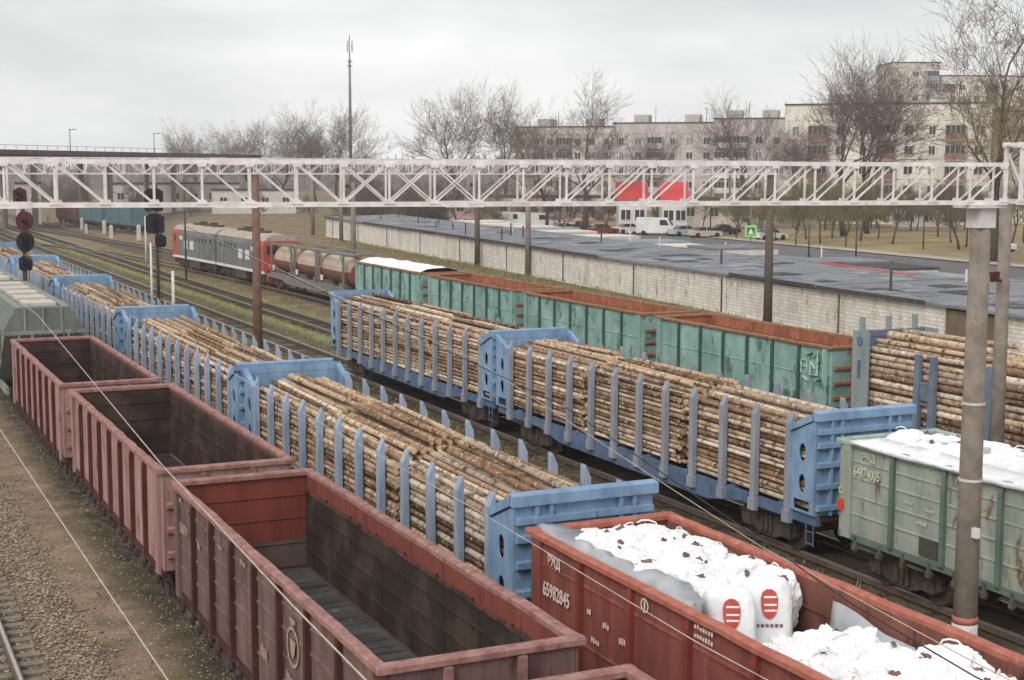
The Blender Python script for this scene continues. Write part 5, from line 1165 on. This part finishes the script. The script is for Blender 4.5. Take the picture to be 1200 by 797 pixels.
# ------------------------------------------------------------------ parked vehicles, road, signs
rd = MB()
def strip(o1, o2, z, m_, name):
    a = [WA+WD*t+WN*o for t in (-40, 60, 160, 230) for o in (o1, o2)]
    b = MB().add([(p.x, p.y, z) for p in a], [(0, 1, 3, 2), (2, 3, 5, 4), (4, 5, 7, 6)]); return tag(b.build(name, m_), kind='structure')
strip(34, 46, 1.012, mat('asphalt', (112, 110, 110), (92, 90, 90), .6, .9, .1), 'road')
strip(46.02, 49, 1.1, mat('pavement', (176, 168, 160), (150, 142, 134), .8, .9, .1), 'pavement')
TYRE = MB(); lathe_x(TYRE, [(-.1, .2), (-.1, .33), (.1, .33), (.1, .2)], 0, 0, 0, 12); TYRE = TYRE.mesh('wheel', M_black)
def car(label, p, rz, m_, van=False, group='parked cars behind the garages'):
    root = empty('parked_van' if van else 'parked_car', (p.x, p.y, max(1.012, gz(p.x, p.y)+.012)), label, 'van' if van else 'car', group, rz=rz)
    if van:
        MB().prism([(-2.7, .35), (-2.7, 1.1), (-2.1, 1.35), (-1.5, 2.35), (2.7, 2.4), (2.7, .35)], 'x', -.98, .98).build('body', m_, root)
        for s in (-1, 1): MB().prism([(-1.75, 1.4), (-1.35, 2.1), (-.5, 2.1), (-.5, 1.4)], 'x', min(s*.985, s*1.0), max(s*.985, s*1.0)).build('side_window', M_glass, root)
        MB().prism([(-2.09, 1.42), (-1.6, 2.22), (-1.63, 2.24), (-2.13, 1.44)], 'x', -.8, .8).build('windscreen', M_glass, root); ax = 1.7
    else:
        MB().prism([(-2.15, .3), (-2.15, .72), (-1.95, .82), (-1.0, .92), (1.3, .95), (2.1, .9), (2.15, .3)], 'x', -.85, .85).build('body', m_, root)
        MB().prism([(-1.0, .923), (-.45, 1.38), (.8, 1.4), (1.45, .953)], 'x', -.72, .72).build('cabin', M_glass, root)
        MB().box(-.68, .68, -.4, .75, 1.39, 1.43).build('roof', m_, root); ax = 1.35
        for s in (-1, 1): MB().bar((s*.72, .1, .95), (s*.71, .1, 1.39), .08).build('pillar', m_, root)
    for s in (-.8, .8):
        for q in (-ax, ax): ob('wheel', TYRE, root, (s*(1.12 if van else 1), q, .33))
CM = {n: mat('car_'+n, c, None, .5, .35, 0) for n, c in dict(white=(226, 226, 226), silver=(176, 180, 184), black=(52, 52, 56), blue=(84, 104, 140), red=(150, 62, 58), beige=(196, 184, 164)).items()}
car('white delivery van parked before the pinkish building', at(628, 218), 1.0, CM['white'], True, None); car('second white van nose to tail with the delivery van', at(598, 221), 1.0, CM['white'], True, None)
car('white minibus parked near the red roofed shop', at(768, 198), .9, CM['white'], True, None)
k = 0
wd_ang = math.atan2(WD.y, WD.x)-math.pi/2
for px, dd, c in ((425, 222, 'white'), (440, 232, 'black'), (455, 226, 'silver'), (472, 218, 'white'), (490, 228, 'blue'), (505, 216, 'white'), (520, 224, 'black'), (536, 212, 'silver'), (552, 220, 'beige'), (572, 210, 'white'), (590, 206, 'black'), (660, 204, 'silver'), (682, 210, 'black'), (705, 200, 'red'), (735, 203, 'white'), (800, 196, 'silver'), (824, 192, 'beige'), (846, 200, 'black'), (1166, 162, 'white'), (900, 186, 'white')):
    car('parked %s car standing behind the garages' % c, at(px, dd), wd_ang+R.choice((0, math.pi/2, math.pi/2))+R.uniform(-.1, .1), CM[c])
p = at(877, 138); sg = empty('crossing_sign', (p.x, p.y, 1.0), 'bright green framed crossing sign on a grey pole', 'sign', rz=-.55)
MB().tube([(0, 0, 0), (0, 0, 6.5)], .08, 8).build('pole', M_mast, sg)
MB().box(-.55, .55, -.14, -.09, 2.6, 3.7).build('green_frame', mat('signal_green', (150, 214, 120), (130, 196, 104), 2, .6, 0), sg)
MB().box(-.36, .36, -.16, -.142, 2.8, 3.5).build('sign_face', mat('sign_blue_green', (70, 120, 96), None, 2, .6, 0), sg)
MB().prism([(-.28, 2.86), (.28, 2.86), (0, 3.42)], 'y', -.175, -.162).build('white_triangle', M_white, sg)
for k, (px, dd, tz) in enumerate(((737, 128, 4.6), (707, 150, 4.2), (895, 130, 4.0), (960, 122, 3.6), (1000, 150, 4.6), (1078, 165, 6.), (848, 132, 3.4), (945, 150, 4.4))):
    p = at(px, dd); pole('thin dark pole standing behind the garage roof', p.x, p.y, 1.0, tz, .09, M_edge if k % 3 else M_band, 'thin poles behind the garages')
for k, (px, dd, tz) in enumerate(((660, 195, 8.5), (830, 200, 9.5), (1095, 210, 8.0))):
    p = at(px, dd); pole('pale street lamp beyond the garages', p.x, p.y, 1.0, tz, .11, M_conc, 'street lamps beyond the garages', 'street_lamp', 'street lamp', lamp=True)

# ------------------------------------------------------------------ thin damp haze over the yard and the town
hz = MB().box(-400, 900, -30, 850, -3, 58)
hm = bpy.data.materials.new('haze'); hm.use_nodes = True; hn = hm.node_tree.nodes; hn.remove(hn['Principled BSDF'])
pv = hn.new('ShaderNodeVolumePrincipled'); pv.inputs['Density'].default_value = .00038; pv.inputs['Color'].default_value = (1, 1, 1, 1); pv.inputs['Anisotropy'].default_value = .1
hm.node_tree.links.new(pv.outputs[0], hn['Material Output'].inputs['Volume'])
tag(hz.build('haze', hm), 'thin pale haze over the yard', 'haze', kind='stuff')
